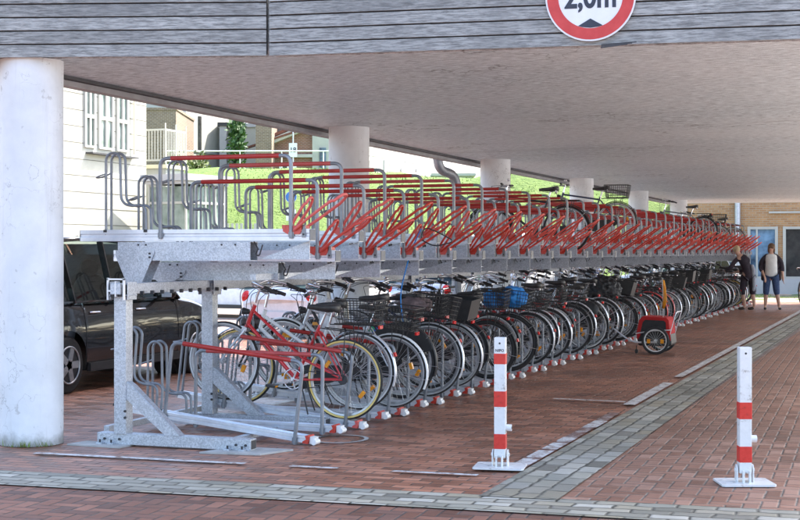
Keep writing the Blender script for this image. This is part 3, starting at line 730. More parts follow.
def frame_me(style):
    mb = MB(); d = ST_-BB
    mb.tube([BB, ST_], .0145, 10); mb.tube([HB, HT], .019, 12)
    hb = HB+Vector((.012,0,.03)); ht = HT+Vector((-.0,0,-.035))
    if style == 'diamond':
        mb.tube([hb, BB], .0175, 10); mb.tube([ht, ST_-d*.08], .0155, 10); stays(mb, ST_-d*.08)
    elif style == 'mixte':
        mb.tube([hb, BB], .0165, 10)
        for s_ in (-.012, .012): mb.tube([ht+Vector((0,s_,-.02)), BB+d*.36+Vector((0,s_*1.6,0)), RA+Vector((-.02,s_*4,.01))], .009, 8)
        stays(mb, ST_-d*.10)
    elif style == 'step':
        mb.tube([hb, BB], .0185, 10); mb.tube([ht+Vector((0,0,-.03)), BB+d*.40], .016, 10); stays(mb, ST_-d*.12)
    elif style == 'swoop':
        mb.tube(fil([hb, hb+Vector((.10,0,-.22)), BB+Vector((-.10,0,.045)), BB], .2, 8), .019, 10)
        mb.tube(fil([ht, ht+Vector((.14,0,-.24)), BB+d*.22+Vector((-.04,0,.02)), BB+d*.24], .2, 8), .0145, 10); stays(mb, ST_-d*.12)
    elif style == 'wave':
        mb.tube(fil([ht+Vector((.0,0,-.04)), hb+Vector((.10,0,-.16)), BB+Vector((-.14,0,.05)), BB], .25, 10), .028, 12); mb.tube([BB+Vector((-.1,0,.06)), BB+d*.25], .012, 8); stays(mb, ST_-d*.12)
    return mb.mesh('frame', 'paint_black')
def fork_me(susp=False):
    mb = MB()
    for s_ in (-1, 1):
        if susp:
            mb.tube([HB+Vector((-.01,s_*.055,-.02)), HB+Vector((-.06,s_*.055,-.17))], .013, 8); mb.tube([HB+Vector((-.05,s_*.055,-.13)), FA+Vector((0,s_*.052,0))], .018, 8, 0)
        else:
            mb.tube(fil([HB+Vector((-.002,s_*.02,0)), HB+Vector((-.015,s_*.05,-.06)), FA+Vector((.05,s_*.05,.10)), FA+Vector((0,s_*.05,0))], .10, 5), .011, 8)
    mb.box(HB+Vector((-.004,0,-.015)), (.045,.13 if susp else .07,.035), 0, Matrix.Rotation(.27, 3, 'Y'))
    return mb.mesh('fork', 'paint_silver')
def bars_me(kind):
    mb = MB(); top = Vector((-.875,0,.985)); mb.tube([HT, HT+Vector((.012,0,.06)), top], [.013,.013,.012], 10, 0)
    if kind == 'city':
        c = top+Vector((-.07,0,.03)); mb.tube([top, c], .013, 8, 0)
        pts = [(-.62+.0,-.30,1.0), (-.74,-.29,1.035), (-.88,-.20,1.06), (-.92,-.05,1.02), (-.92,.05,1.02), (-.88,.20,1.06), (-.74,.29,1.035), (-.62,.30,1.0)]
        gr = [((-.615,-.302,.998), (-.735,-.291,1.034)), ((-.615,.302,.998), (-.735,.291,1.034))]
    elif kind == 'flat':
        c = top+Vector((-.08,0,.0)); mb.tube([top, c], .015, 8, 0)
        pts = [(-.885,-.30,1.0), (-.92,-.1,.985), (-.925,0,.985), (-.92,.1,.985), (-.885,.30,1.0)]; gr = [((-.883,-.31,1.0), (-.897,-.19,.995)), ((-.883,.31,1.0), (-.897,.19,.995))]
    else:
        c = top+Vector((-.08,0,.06)); mb.tube([top, top+Vector((0,0,.05)), c], .013, 8, 0)
        pts = [(-.66,-.27,1.03), (-.76,-.275,1.07), (-.90,-.26,1.12), (-.93,-.08,1.06), (-.93,.08,1.06), (-.90,.26,1.12), (-.76,.275,1.07), (-.66,.27,1.03)]
        gr = [((-.655,-.27,1.028), (-.77,-.275,1.073)), ((-.655,.27,1.028), (-.77,.275,1.073))]
    mb.tube(fil(pts, .06, 4), .011, 8, 0)
    for s_ in (-1, 1):  # brake levers and cables
        g0 = vec(gr[0 if s_ < 0 else 1][1])
        mb.tube([g0+Vector((-.01,-s_*.02,-.01)), g0+Vector((-.03,0,-.025)), g0+Vector((.07,s_*.005,-.035))], .0055, 5, 1)
        mb.tube(fil([g0+Vector((-.03,-s_*.03,-.01)), g0+Vector((-.20,-s_*.03,-.02)), Vector((-1.02,s_*.10,.92)), Vector((-.99,s_*.03,.74)), Vector((-.93,s_*.02,.60))], .12, 7), .0032, 5, 1)
    mb.blob((-.90,.12,1.075), (.026,.026,.018), 0, 1, .0, 2)
    gs = []
    for a, b in gr: g = MB(); g.tube([a, b], .0165, 8); gs.append(g.mesh('grip', 'blackplastic'))
    return mb.mesh('handlebar', ['chrome', 'blackplastic']), gs
def guard(c, a0, a1, w=.027, Rg=R+.022, stay=None):
    mb = MB(); pts = arc((c.x, c.z), Rg, a0, a1, 18); n = 5; vs = []; fs = []
    for p in pts:
        rd = Vector((p.x-c.x, 0, p.z-c.z)).normalized()
        for k in range(n): t = -1+2*k/(n-1); vs.append(p+Vector((0, t*w, 0))-rd*(.012*t*t))
        for k in range(n): t = 1-2*k/(n-1); vs.append(p+Vector((0, t*w, 0))-rd*(.012*t*t+.002))
    m_ = 2*n
    for i in range(len(pts)-1):
        for k in range(m_): l = (k+1) % m_; fs.append((i*m_+k, i*m_+l, (i+1)*m_+l, (i+1)*m_+k))
    mb.add(vs, fs, 0, True)
    if stay is not None:
        for an in stay:
            e = Vector((c.x+Rg*math.cos(rad(an)), 0, c.z+Rg*math.sin(rad(an))))
            for s_ in (-1, 1): mb.tube([c+Vector((0,s_*.055,0)), e+Vector((0,s_*w,0))], .0028, 4, 1)
    return mb
REARG = guard(RA, -20, 150, stay=(-5, 40)).mesh('rear_mudguard', ['blackplastic', 'spoke']); FRONTG = guard(FA, 10, 175, stay=(150,)).mesh('front_mudguard', ['blackplastic', 'spoke'])
def carrier_me():
    mb = MB(); z = .755
    for s_ in (-1, 1):
        mb.tube([(-.25,s_*.05,z), (.20,s_*.06,z)], .005, 6); mb.tube([RA+Vector((0,s_*.06,0)), Vector((.10,s_*.062,z))], .005, 6); mb.tube([RA+Vector((0,s_*.06,0)), Vector((-.02,s_*.058,z))], .005, 6)
    for x in (-.2, -.08, .05, .2): mb.tube([(x,-.06,z), (x,.06,z)], .004, 6)
    mb.tube([(-.15,0,z+.008), (.20,0,z+.008)], .005, 6)
    return mb.mesh('carrier', 'blackplastic')
CARR = carrier_me()
def crank_me():
    mb = MB(); mb.torus(BB+Vector((0,-.052,0)), .086, .006, n=32, k=6)
    for q in range(5): mb.bar(BB+Vector((0,-.052,0)), BB+Vector((.084*math.cos(q*1.2566), -.052, .084*math.sin(q*1.2566))), .006, .014)
    mb.cyl(BB+Vector((0,-.075,0)), BB+Vector((0,.075,0)), .012, 8)
    for s_, a in ((-1, 205), (1, 25)):
        e = BB+Vector((.17*math.cos(rad(a)), s_*.078, .17*math.sin(rad(a)))); mb.bar(BB+Vector((0,s_*.075,0)), e, .012, .024)
    return mb.mesh('crankset', 'chrome')
CRANK = crank_me()
PED = []
for s_, a in ((-1, 205), (1, 25)):
    mb = MB(); e = BB+Vector((.17*math.cos(rad(a)), s_*.135, .17*math.sin(rad(a)))); mb.box(e, (.085, .08, .022)); mb.box(e+Vector((.044,0,0)), (.004,.05,.014), 1); PED.append(mb.mesh('pedal', ['blackplastic', 'orange']))
mb = MB(); mb.tube([BB+Vector((.02,-.052,.085)), RA+Vector((0,-.052,.04))], .004, 5); mb.tube([BB+Vector((.02,-.052,-.085)), RA+Vector((0,-.052,-.04))], .004, 5); mb.cyl(RA+Vector((0,-.056,0)), RA+Vector((0,-.042,0)), .042, 16)
CHAIN = mb.mesh('chain', 'dark')
mb = MB(); pl = [(BB.x-.10,BB.z), (BB.x-.07,BB.z+.08), (BB.x,BB.z+.105), (RA.x,RA.z+.05), (RA.x+.045,RA.z), (RA.x,RA.z-.05), (BB.x,BB.z-.105), (BB.x-.07,BB.z-.08)]
mb.prism(pl, -.085, -.06); CGUARD = mb.mesh('chain_guard', 'blackplastic')
mb = MB(); mb.cyl((-1.01,0,.80), (-.955,0,.80), .032, 14, 0, .022); mb.cyl((-1.018,0,.80), (-1.01,0,.80), .028, 14, 1); mb.tube([(-.95,0,.80), (-.93,0,.72)], .006, 5); HEADL = mb.mesh('headlight', ['blackplastic', 'lens'])
mb = MB(); mb.box((.213,0,.738), (.018,.075,.030)); TAILL = mb.mesh('tail_light', 'tailred')
mb = MB(); mb.box((R*math.cos(rad(24))+.036,0,R+R*math.sin(rad(24))+.016), (.016,.034,.038), 0, Matrix.Rotation(-.4, 3, 'Y')); TAILG = mb.mesh('guard_reflector', 'tailred')
mb = MB(); mb.tube([(-.38,.05,.27), (-.30,.13,.015)], .007, 6); mb.tube([(-.38,-.05,.27), (-.26,-.11,.015)], .007, 6); KICK = mb.mesh('kickstand', 'blackplastic')
mb = MB(); mb.tube([ST_-Vector((.0,0,.02)), ST_+Vector((.045,0,.12))], .0125, 10); POSTM = mb.mesh('seat_post', 'chrome')
def basket_me(c, L, W, H_, tp=.03, n=5, name='wire_basket', r=.0028):
    mb = MB(); x0, x1, y0, y1 = -L/2, L/2, -W/2, W/2
    def ring(z, g): return [(c[0]+x0-g, c[1]+y0-g, z), (c[0]+x1+g, c[1]+y0-g, z), (c[0]+x1+g, c[1]+y1+g, z), (c[0]+x0-g, c[1]+y1+g, z)]
    for k in range(n+1):
        t = k/n; mb.tube(fil(ring(c[2]+H_*t, tp*t), .03, 3, True), r*(1.9 if k == n else 1), 4, closed=True)
    for k in range(13):
        t = k/12
        for ya, yb in ((y0, y0-tp), (y1, y1+tp)): mb.tube([(c[0]+x0+L*t, c[1]+ya, c[2]), (c[0]+(x0-tp)+(L+2*tp)*t, c[1]+yb, c[2]+H_)], r, 3)
        mb.tube([(c[0]+x0+L*t, c[1]+y0, c[2]), (c[0]+x0+L*t, c[1]+y1, c[2])], r, 3)
    for k in range(10):
        t = k/9
        for xa, xb in ((x0, x0-tp), (x1, x1+tp)): mb.tube([(c[0]+xa, c[1]+y0+W*t, c[2]), (c[0]+xb, c[1]+y0-tp+(W+2*tp)*t, c[2]+H_)], r, 3)
    return mb.mesh(name, 'blackplastic')
BASK = basket_me((.02,0,.765), .34, .26, .21); FBASK = basket_me((-1.06,0,.84), .22, .30, .21)
mb = MB(); mb.prism([(-.16,.77), (.20,.77), (.23,.98), (-.19,.98)], -.155, -.150); mb.prism([(-.16,.77), (.20,.77), (.23,.98), (-.19,.98)], .150, .155)
mb.prism([(-.155,.77), (-.15,.77), (-.185,.98), (-.19,.98)], -.15, .15); mb.prism([(.195,.77), (.20,.77), (.23,.98), (.225,.98)], -.15, .15); mb.box((.02,0,.766), (.35,.30,.006)); CRATE = mb.mesh('crate', 'blackplastic')
def pannier_me():
    mb = MB()
    for s_ in (-1, 1): mb.blob((.03,s_*.12,.58), (.17,.055,.16), 0, s_+3, .12, 3, 2.)
    return mb.mesh('pannier', 'blackbag')
PANN = pannier_me()
mb = MB(); mb.torus((0,0,0), .085, .011, n=24, k=6); 
for i in range(len(mb.v)): x, y, z = mb.v[i]; mb.v[i] = (-.33+x*.35, -.03+y, .60+z*1.2)
LOCK = mb.mesh('frame_lock', 'blackplastic')
FR = {k: frame_me(k) for k in ('diamond', 'mixte', 'step', 'swoop', 'wave')}
FK = {0: fork_me(), 1: fork_me(True)}
BARS = {k: bars_me(k) for k in ('city', 'flat', 'high')}
mb = MB(); n_ = 20
vs = [RA+Vector((0,.0,0))]; cov = []
for s_ in (-1, 1):
    pts = [(RA.x+.0, RA.z+.02)]+[(RA.x+(R+.01)*math.cos(rad(a)), RA.z+(R+.01)*math.sin(rad(a))) for a in range(20, 151, 13)]
    mb.prism(pts, s_*.045-.0015, s_*.045+.0015)
COATG = mb.mesh('coat_guard', 'blackplastic')

def setmat(o, slot, m_):
    o.material_slots[slot].link = 'OBJECT'; o.material_slots[slot].material = M[m_]
def bicycle(loc, tilt, label, style='step', color='paint_black', fork='paint_silver', bars='city', side_f='black_side', side_r=None, fat=False,
            basket=None, susp=False, guards='blackplastic', coat=False, lean=0, scale=1., yaw=0, group='bicycles parked in the rack', reflect=True, pann=False, sadz=0., steer=0., cguard=True, turn=0.):
    t = thing('bicycle', label, 'bicycle', loc, (lean, tilt, yaw), group); t.scale = (scale,)*3
    def p(name, me, par=t, l=None, r=None): return ob(name, me, par, l, r)
    f = p('frame', FR[style]); setmat(f, 0, color)
    st = t
    fk = p('fork', FK[int(susp)]); setmat(fk, 0, fork)
    tyre, rim, spoke, ref = WHF if fat else WH
    for nm, c, sd in (('front_wheel', FA, side_f), ('rear_wheel', RA, side_r or side_f)):
        w_ = p(nm, rim, t, c, (0, random.uniform(0, 6.28), 0))
        ty = ob('tyre', tyre, w_); setmat(ty, 1, sd); ob('spokes', spoke, w_)
        if reflect: [ob('spoke_reflector', q_, w_) for q_ in ref]
    a, b = BARS[bars]; h = p('handlebar', a); [ob('grip', q_, h) for q_ in b]
    if turn: Rz = Matrix.Rotation(turn, 3, 'Z'); h.location = HT-Rz@HT+Vector((0,0,random.uniform(-.02,.04))); h.rotation_euler = (0,0,turn)
    p('seat_post', POSTM); p('saddle', SADW if style in ('swoop', 'wave') else SAD, t, ST_+Vector((.045,0,.15+sadz)), (0, rad(-3), 0))
    if guards:
        g1 = p('rear_mudguard', REARG); g2 = p('front_mudguard', FRONTG); setmat(g1, 0, guards); setmat(g2, 0, guards)
        if random.random() < .5: ob('guard_reflector', TAILG, g1)
    p('carrier', CARR); p('crankset', CRANK); [p('pedal', q_) for q_ in PED]; p('chain', CHAIN)
    if cguard: cg = p('chain_guard', CGUARD); setmat(cg, 0, 'blackplastic' if not coat else color)
    p('headlight', HEADL)
    if random.random() < .6: p('tail_light', TAILL)
    p('kickstand', KICK)
    if basket == 'rear': p('wire_basket', BASK)
    if basket == 'front': p('wire_basket', FBASK)
    if basket == 'crate': p('crate', CRATE)
    if coat: p('coat_guard', COATG)
    if pann: p('pannier', PANN)
    if random.random() < .4: p('frame_lock', LOCK)
    return t
def slot_pos(k):
    y = P0Y+PITCH*k
    return (Vector((-4.60, y, .075)), rad(6.6)) if k % 2 == 0 else (Vector((-4.66, y, .10)), rad(.6))
def ordn(n):
    ones = ['', 'first', 'second', 'third', 'fourth', 'fifth', 'sixth', 'seventh', 'eighth', 'ninth', 'tenth', 'eleventh', 'twelfth', 'thirteenth', 'fourteenth', 'fifteenth', 'sixteenth', 'seventeenth', 'eighteenth', 'nineteenth']
    if n < 20: return ones[n]
    tens = {2: 'twent', 3: 'thirt', 4: 'fort', 5: 'fift', 6: 'sixt'}[n//10]
    return tens+'ieth' if n % 10 == 0 else tens+'y-'+ones[n % 10]
colname = {'paint_black': 'black', 'paint_silver': 'silver', 'paint_blue': 'blue', 'paint_white': 'white', 'paint_green': 'green', 'paint_grey': 'grey', 'paint_navy': 'dark blue', 'paint_burgundy': 'burgundy', 'paint_red': 'red', 'paint_cream': 'cream', 'paint_turquoise': 'turquoise', 'paint_champagne': 'champagne'}
spec = {
 2: dict(style='mixte', color='paint_red', fork='paint_silver', side_f='white_side', side_r='yellow_side', guards=None, bars='city', label='red step-through bicycle with silver fork and tan-sided rear tyre, nearest in the rack', cguard=False, sadz=.0),
 3: dict(style='step', color='paint_white', fork='paint_black', side_f='yellow_side', side_r='white_side', guards='paint_silver', label='white bicycle with tan-sided front tyre directly behind the red bicycle', basket='rear'),
 4: dict(style='diamond', color='paint_silver', fork='paint_silver', side_f='white_side', bars='flat', guards='paint_white', basket='rear', label='silver diamond-frame bicycle with black wire basket, third parked bicycle'),
 5: dict(style='swoop', color='paint_black', fork='paint_black', side_f='black_side', guards='blackplastic', label='black curved-frame bicycle with a white bag on its handlebar, fourth parked bicycle', basket=None, coat=True),
 6: dict(style='wave', color='paint_champagne', fork='paint_silver', side_f='white_side', guards='paint_silver', basket='rear', susp=True, label='champagne bicycle with brown cloth in its black basket, fifth parked'),
 7: dict(style='step', color='paint_grey', fork='paint_grey', side_f='black_side', basket='rear', label='grey bicycle with black wire basket before the large crate, sixth parked'),
 8: dict(style='swoop', color='paint_black', fork='paint_black', side_f='white_side', basket='crate', label='black bicycle with large black crate behind the saddle, seventh parked bicycle', guards='paint_silver'),
 9: dict(style='step', color='paint_navy', fork='paint_silver', side_f='black_side', basket='rear', label='dark blue bicycle with rear wire basket, eighth parked bicycle'),
 10: dict(style='diamond', color='paint_black', fork='paint_black', bars='flat', fat=True, label='black diamond-frame bicycle with wide tyres, ninth parked bicycle', basket=None),
 11: dict(style='mixte', color='paint_burgundy', fork='paint_silver', basket='rear', label='burgundy bicycle with wire basket, tenth parked bicycle', side_f='white_side'),
 12: dict(style='swoop', color='paint_black', fork='paint_black', fat=True, label='black bicycle whose wire basket holds a bright blue bag, eleventh parked', basket='rear'),
 13: dict(style='diamond', color='paint_silver', fork='paint_silver', bars='flat', guards='paint_silver', side_f='white_side', label='silver bicycle with silver mudguards, twelfth parked bicycle'),
 14: dict(style='step', color='paint_silver', fork='paint_silver', guards='paint_silver', side_f='black_side', label='silver step-through bicycle with wire basket, thirteenth parked bicycle', basket='rear'),
 23: dict(style='step', color='paint_silver', fork='paint_silver', guards='paint_silver', label='silver bicycle under a round shaggy black bundle, left of the red trailer', basket='rear'),
 22: dict(style='diamond', color='paint_silver', fork='paint_silver', bars='flat', guards='paint_silver', label='silver bicycle with bare carrier just before the shaggy black bundle'),
}
styles = ['step', 'swoop', 'diamond', 'mixte', 'wave', 'diamond', 'step', 'swoop']
cols = ['paint_black', 'paint_silver', 'paint_black', 'paint_navy', 'paint_black', 'paint_grey', 'paint_white', 'paint_black', 'paint_burgundy', 'paint_silver', 'paint_blue', 'paint_green', 'paint_black', 'paint_red', 'paint_turquoise', 'paint_champagne']
lower = {}
for k in range(2, NS-1):
    pos, tilt = slot_pos(k)
    random.seed(100+k)
    s_ = spec.get(k)
    if s_ is None:
        c_ = random.choice(cols); b_ = random.choice([None, None, 'rear', None, None, None, 'front', 'rear', 'crate' if k % 3 == 0 else None])
        sty = random.choice(styles)
        bt = {None: 'bare carrier', 'rear': 'rear wire basket', 'crate': 'black crate', 'front': 'front wire basket'}[b_]
        s_ = dict(style=sty, color=c_, fork=random.choice([c_, 'paint_silver', 'paint_black']), basket=b_, bars='flat' if sty == 'diamond' and random.random() < .7 else random.choice(['city', 'high', 'city']),
                  side_f=random.choice(['black_side', 'white_side', 'black_side', 'black_side', 'yellow_side' if k % 9 == 0 else 'white_side']), fat=random.random() < .3, guards=random.choice(['blackplastic', 'paint_silver', 'blackplastic', 'paint_silver', c_]),
                  coat=sty == 'swoop' and random.random() < .2, susp=random.random() < .25, pann=b_ is None and random.random() < .2, sadz=random.uniform(-.02,.05),
                  label='%s bicycle with %s, %s parked along the lower tier' % (colname[c_], bt, ordn(k-1)))
    pos = pos+Vector((random.uniform(-.07,.05) if k > 3 else 0, random.uniform(-.015,.015), 0))
    lower[k] = bicycle(pos, tilt, lean=rad(random.uniform(-5,5) if k > 3 else 1), scale=(random.uniform(.94,1.04) if k > 3 else 1.), yaw=rad(random.uniform(-3.5,3.5) if k > 3 else 0), turn=rad(random.uniform(-20,20)) if k > 3 else rad(6), **s_)
random.seed(5)
ups = {19: dict(style='diamond', color='paint_black', fork='paint_black', bars='flat', label='black bicycle on the upper tier, nearest of those up there'),
       26: dict(style='diamond', color='paint_navy', fork='paint_navy', bars='flat', basket='rear', side_f='white_side', label='dark bicycle with wire basket on the upper tier before the fifth column'),
       46: dict(style='diamond', color='paint_grey', fork='paint_red', bars='high', label='grey bicycle with red fork on the upper tier, third of those up there'),
       51: dict(style='mixte', color='paint_black', fork='paint_silver', basket='rear', side_f='white_side', label='black bicycle with silver fork and basket on the upper tier, fourth up there'),
       57: dict(style='diamond', color='paint_black', fork='paint_black', side_f='white_side', label='black bicycle at the far end of the upper tier')}
for k, s_ in ups.items():
    z = 1.588+.06 if k % 2 == 0 else 1.422+.06
    bicycle(Vector((-4.72, P0Y+PITCH*k, z)), 0, group='bicycles on the upper tier', **s_)

# things carried by the bicycles
def sack(name, label, loc, d, m_, seed, amp=.22, fr=2.5, cat='bag'):
    mb = MB(); mb.blob((0,0,d[2]), d, 0, seed, amp, 4, fr); return tag(build(name, mb, m_, None, loc), label, cat)
def slotY(k): return P0Y+PITCH*k
def tote(name, label, loc, d, m_, seed):
    # soft open-topped bag with handles
    t = thing(name, label, 'bag', loc)
    mb = MB(); mb.blob((0,0,d[2]), d, 0, seed, .22, 4, 2.6); 
    mb.v = [(x*(1+.25*max(0, z/(2*d[2])-.4)), y*(1-.35*max(0, z/(2*d[2])-.5)), min(z, 1.75*d[2])) for x, y, z in mb.v]
    build('bag_body', mb, m_, t)
    for s_ in (-1, 1):
        mb = MB(); mb.tube(fil([(-.06,s_*.03,1.6*d[2]), (-.05,s_*.02,2.4*d[2]), (.05,s_*.02,2.4*d[2]), (.06,s_*.03,1.6*d[2])], .05, 4), .008, 6); build('bag_handle', mb, m_, t)
    return t
# blue bag: two crumpled humps with strap lines in the basket of slot 9
mb = MB(); mb.blob((-.13,0,.11), (.14,.17,.11), 0, 2, .28, 4, 2.5); mb.blob((.10,0,.13), (.17,.18,.13), 0, 5, .28, 4, 2.5)
t = thing('cloth_bag', 'bright blue bag bulging out of the wire basket of the eleventh bicycle', 'bag', (-4.62, slotY(12), .83)); build('bag_body', mb, 'bluebag', t)
mb = MB()
for z in (.10, .16): mb.tube([(.17*math.cos(a)*1.3+.0, .18*math.sin(a), z+.02*math.cos(3*a)) for a in [k*PI/12 for k in range(24)]], .004, 4, closed=True)
build('strap', mb, 'blackbag', t)
mb = MB(); mb.blob((0,0,.22), (.27,.24,.23), 0, 9, .16, 5, 5.); 
for k in range(260):
    a = random.uniform(0, 2*PI); u = random.uniform(-1, 1); q = Vector((math.sqrt(1-u*u)*math.cos(a), math.sqrt(1-u*u)*math.sin(a), u))
    p0 = Vector((q.x*.25, q.y*.23, .23+q.z*.22)); mb.tube([p0, p0+q*.03+Vector((0,0,-.02))], [.012,.002], 3)
tag(build('fluffy_cover', mb, 'blackbag', None, (-4.62, slotY(23)+.03, .67)), 'large round shaggy black bundle on the carrier of a silver bicycle', 'cover')
tote('carrier_bag', 'white carrier bag hanging from the handlebar of the black curved-frame bicycle', (-5.30, slotY(5)-.12, .68), (.11,.08,.15), 'whitebag', 4)
tote('printed_bag', 'blue, white and green printed shopping bag beside the champagne bicycle', (-5.02, slotY(6)-.14, .63), (.12,.08,.10), 'printbag', 6)
sack('cloth_bundle', 'brown cloth draped over the basket of the champagne bicycle', (-4.66, slotY(6), .90), (.17,.14,.08), 'brownbag', 3, .2, 2.5, 'cloth')
mb = MB(); mb.tube(fil([(-4.40,slotY(5)-.06,1.72), (-4.52,slotY(5)-.02,1.50), (-4.62,slotY(5)-.05,1.10), (-4.60,slotY(5),.82)], .15, 5), .006, 6)
tag(build('blue_strap', mb, 'bluebag'), 'thin blue strap hanging from the upper tier down to a bicycle', 'strap')
# cable lock dangling at the upper rail of slot 5
mb = MB(); mb.tube(fil([(-4.35,slotY(5)-.1,1.74), (-4.2,slotY(5)-.12,1.68), (-4.05,slotY(5)-.1,1.60), (-4.25,slotY(5)-.09,1.55), (-4.40,slotY(5)-.1,1.62)], .06, 4, True), .006, 6, closed=True)
tag(build('cable_lock', mb, 'blackplastic'), 'black cable lock hanging looped on a red handle of the upper tier', 'lock')

# ============================================================ BICYCLE TRAILER
tr = thing('bicycle_trailer', 'red and black bicycle trailer with orange pennant standing beside the rack', 'trailer', (-3.62, 21.3, 0))
Rw = .205
tyt = MB(); tyt.torus((0,0,0), Rw-.02, .02, n=36, k=10, side=1); tym = tyt.mesh('tyre', ['rubber', 'black_side'])
for s_ in (-1, 1):
    w_ = MB(); w_.torus((0,0,0), Rw-.045, .010, n=36, k=6); w_.cyl((0,-.03,0), (0,.03,0), .018, 10)
    for k in range(20): a = 2*PI*k/20; w_.tube([(.01*math.cos(a),.015*(-1)**k,.01*math.sin(a)), ((Rw-.05)*math.cos(a),0,(Rw-.05)*math.sin(a))], .0016, 3)
    wh = build('wheel', w_, 'whiteplastic', tr, (.05, s_*.31, Rw)); ob('tyre', tym, wh)
    mb = MB(); 
    for a in (.2, PI-.2): mb.box((.10*math.cos(a),0,-.10*math.sin(a)*.5), (.045,.03,.06))
    build('spoke_reflector', mb, 'orange', wh)
TX = .66
side = [(-.34,.20), (-.36,.30), (-.30,.50), (-.22,.555), (.30,.54), (.355,.50), (.40,.20)]
mb = MB(); inner = [(-.27,.28), (-.27,.34), (-.22,.47), (-.17,.505), (.25,.495), (.29,.47), (.31,.28)]
for s_ in (-1, 1):
    ya, yb = (s_*.285, s_*.270)
    n = len(side)
    for i in range(n-1):
        o_ = [side[i], side[i+1], inner[i+1], inner[i]]; mb.prism(o_, min(ya,yb), max(ya,yb))
mb.prism([(-.30,.50), (-.22,.555), (.30,.54), (.355,.50), (.35,.49), (.298,.53), (-.22,.545), (-.29,.49)], -.27, .27)
mb.prism([(-.36,.30), (-.30,.50), (-.29,.50), (-.35,.30)], -.27, .27); mb.prism([(.355,.50), (.40,.20), (.39,.20), (.345,.50)], -.27, .27)
mb.v = [(x*TX, y*.9, z) for x, y, z in mb.v]; build('red_canopy', mb, 'redfabric', tr)
mb = MB()
for s_ in (-1, 1): mb.prism(inner, s_*.268-.003, s_*.268+.003)
mb.v = [(x*TX, y*.9, z) for x, y, z in mb.v]; build('mesh_window', mb, 'blackbag', tr)
mb = MB(); mb.prism([(-.34,.14), (-.36,.30), (.40,.30), (.42,.14), (.36,.12), (-.30,.12)], -.26, .26); mb.v = [(x*TX, y*.9, z) for x, y, z in mb.v]; build('black_tub', mb, 'blackplastic', tr, bevel=.02)
mb = MB(); mb.tube([(-.38,-.28,.30), (.0,-.29,.345), (.40,-.28,.36)], .010, 8); mb.tube([(.10,-.40,Rw), (.10,.40,Rw)], .010, 8)
mb.tube(fil([(.10,-.30,.18), (-.40,-.30,.17), (-.60,-.20,.22), (-.98,.05,.36)], .12, 6), .013, 8)
mb.tube(fil([(.38,-.27,.30), (.52,-.27,.62), (.52,.27,.62), (.38,.27,.30)], .05, 4), .010, 8); mb.tube([(-.38,-.2,.12), (-.38,-.2,.04)], .012, 8, 1); mb.cyl((-.38,-.22,.035), (-.38,-.18,.035), .035, 12, 1)
mb.v = [(x*TX, y*.9, z) for x, y, z in mb.v]; build('tow_frame', mb, ['alu', 'blackplastic'], tr)
mb = MB(); mb.tube([(.22,-.2,.50), (.20,-.2,1.12)], .005, 6); mb.v = [(x*TX, y*.9, z) for x, y, z in mb.v]; build('pennant_pole', mb, 'whiteplastic', tr)
mb = MB(); n = 7; vs = []
for k in range(n):
    t_ = k/(n-1); vs += [(.20+.002, -.2+.02*math.sin(4*t_), 1.10-.42*t_), (.20+(.045+.10*t_ if t_ < .7 else .115-.25*(t_-.7)), -.22+.04*math.sin(5*t_+1), 1.10-.42*t_-.02)]
mb.add(vs, [(2*i, 2*i+1, 2*i+3, 2*i+2) for i in range(n-1)], 0, True)
mb.v = [(x*TX, y*.9, z) for x, y, z in mb.v]; o = build('pennant', mb, 'orange', tr); sm = o.modifiers.new('s', 'SOLIDIFY'); sm.thickness = .004

# ============================================================ BOLLARDS
def bollard(name, loc, label, Hh, bands, knob, rotz):
    t = thing(name, label, 'bollard', loc, (0,0,rotz), 'red and white square bollards')
    mb = MB(); mb.box((0,0,(Hh+.07)/2), (.078,.078,Hh-.07)); mb.cyl((0,-.0405,Hh-.04), (0,-.0385,Hh-.04), .007, 10, 1)
    build('post', mb, ['bollwhite', 'dark'], t, bevel=.004)
    for z0, z1 in bands:
        mb = MB(); mb.box((0,0,(z0+z1)/2), (.0815,.0815,z1-z0)); build('red_band', mb, 'bollred', t, bevel=.004)
    mb = MB(); mb.prism([(x*.175, y*.15) for x, y in ((-1,-.9), (-.9,-1), (.92,-1), (1,-.85), (.97,.9), (.85,1), (-.9,.95), (-1,.85))], .002, .014, 0, 'Z'); build('base_plate', mb, 'bollwhite', t)
    for x, y in ((-.052,0), (.052,0)):
        mb = MB(); mb.prism([(-.035,.012), (.035,.012), (.03,.10), (.012,.125), (-.012,.125), (-.03,.10)], x-.004, x+.004, 0, 'X'); mb.cyl((x*1.0-.012 if x < 0 else x, 0, .09), (x if x < 0 else x+.012, 0, .09), .011, 8)
        build('hinge_bracket', mb, 'bollwhite', t)
    mb = MB(); mb.box((-.02,-.06,.05), (.012,.03,.08)); mb.box((.02,-.06,.05), (.012,.03,.08)); build('hinge_tab', mb, 'bollwhite', t, bevel=.002)
    mb = MB(); mb.cyl((.038,0,knob), (.078,0,knob), .024, 14); mb.cyl((.078,0,knob), (.081,0,knob), .010, 8, 1); build('lock_barrel', mb, ['bollwhite', 'dark'], t)
    return t
b1 = bollard('bollard', (-2.70, 9.58, .01), 'red and white bollard with three red bands, beside the white line', .90, ((.13,.235), (.42,.53), (.715,.79)), .275, rad(8))
bollard('bollard', (-1.04, 9.50, .0), 'red and white bollard with two red bands, right of the stone drain', .885, ((.14,.245), (.42,.53)), .29, rad(20))
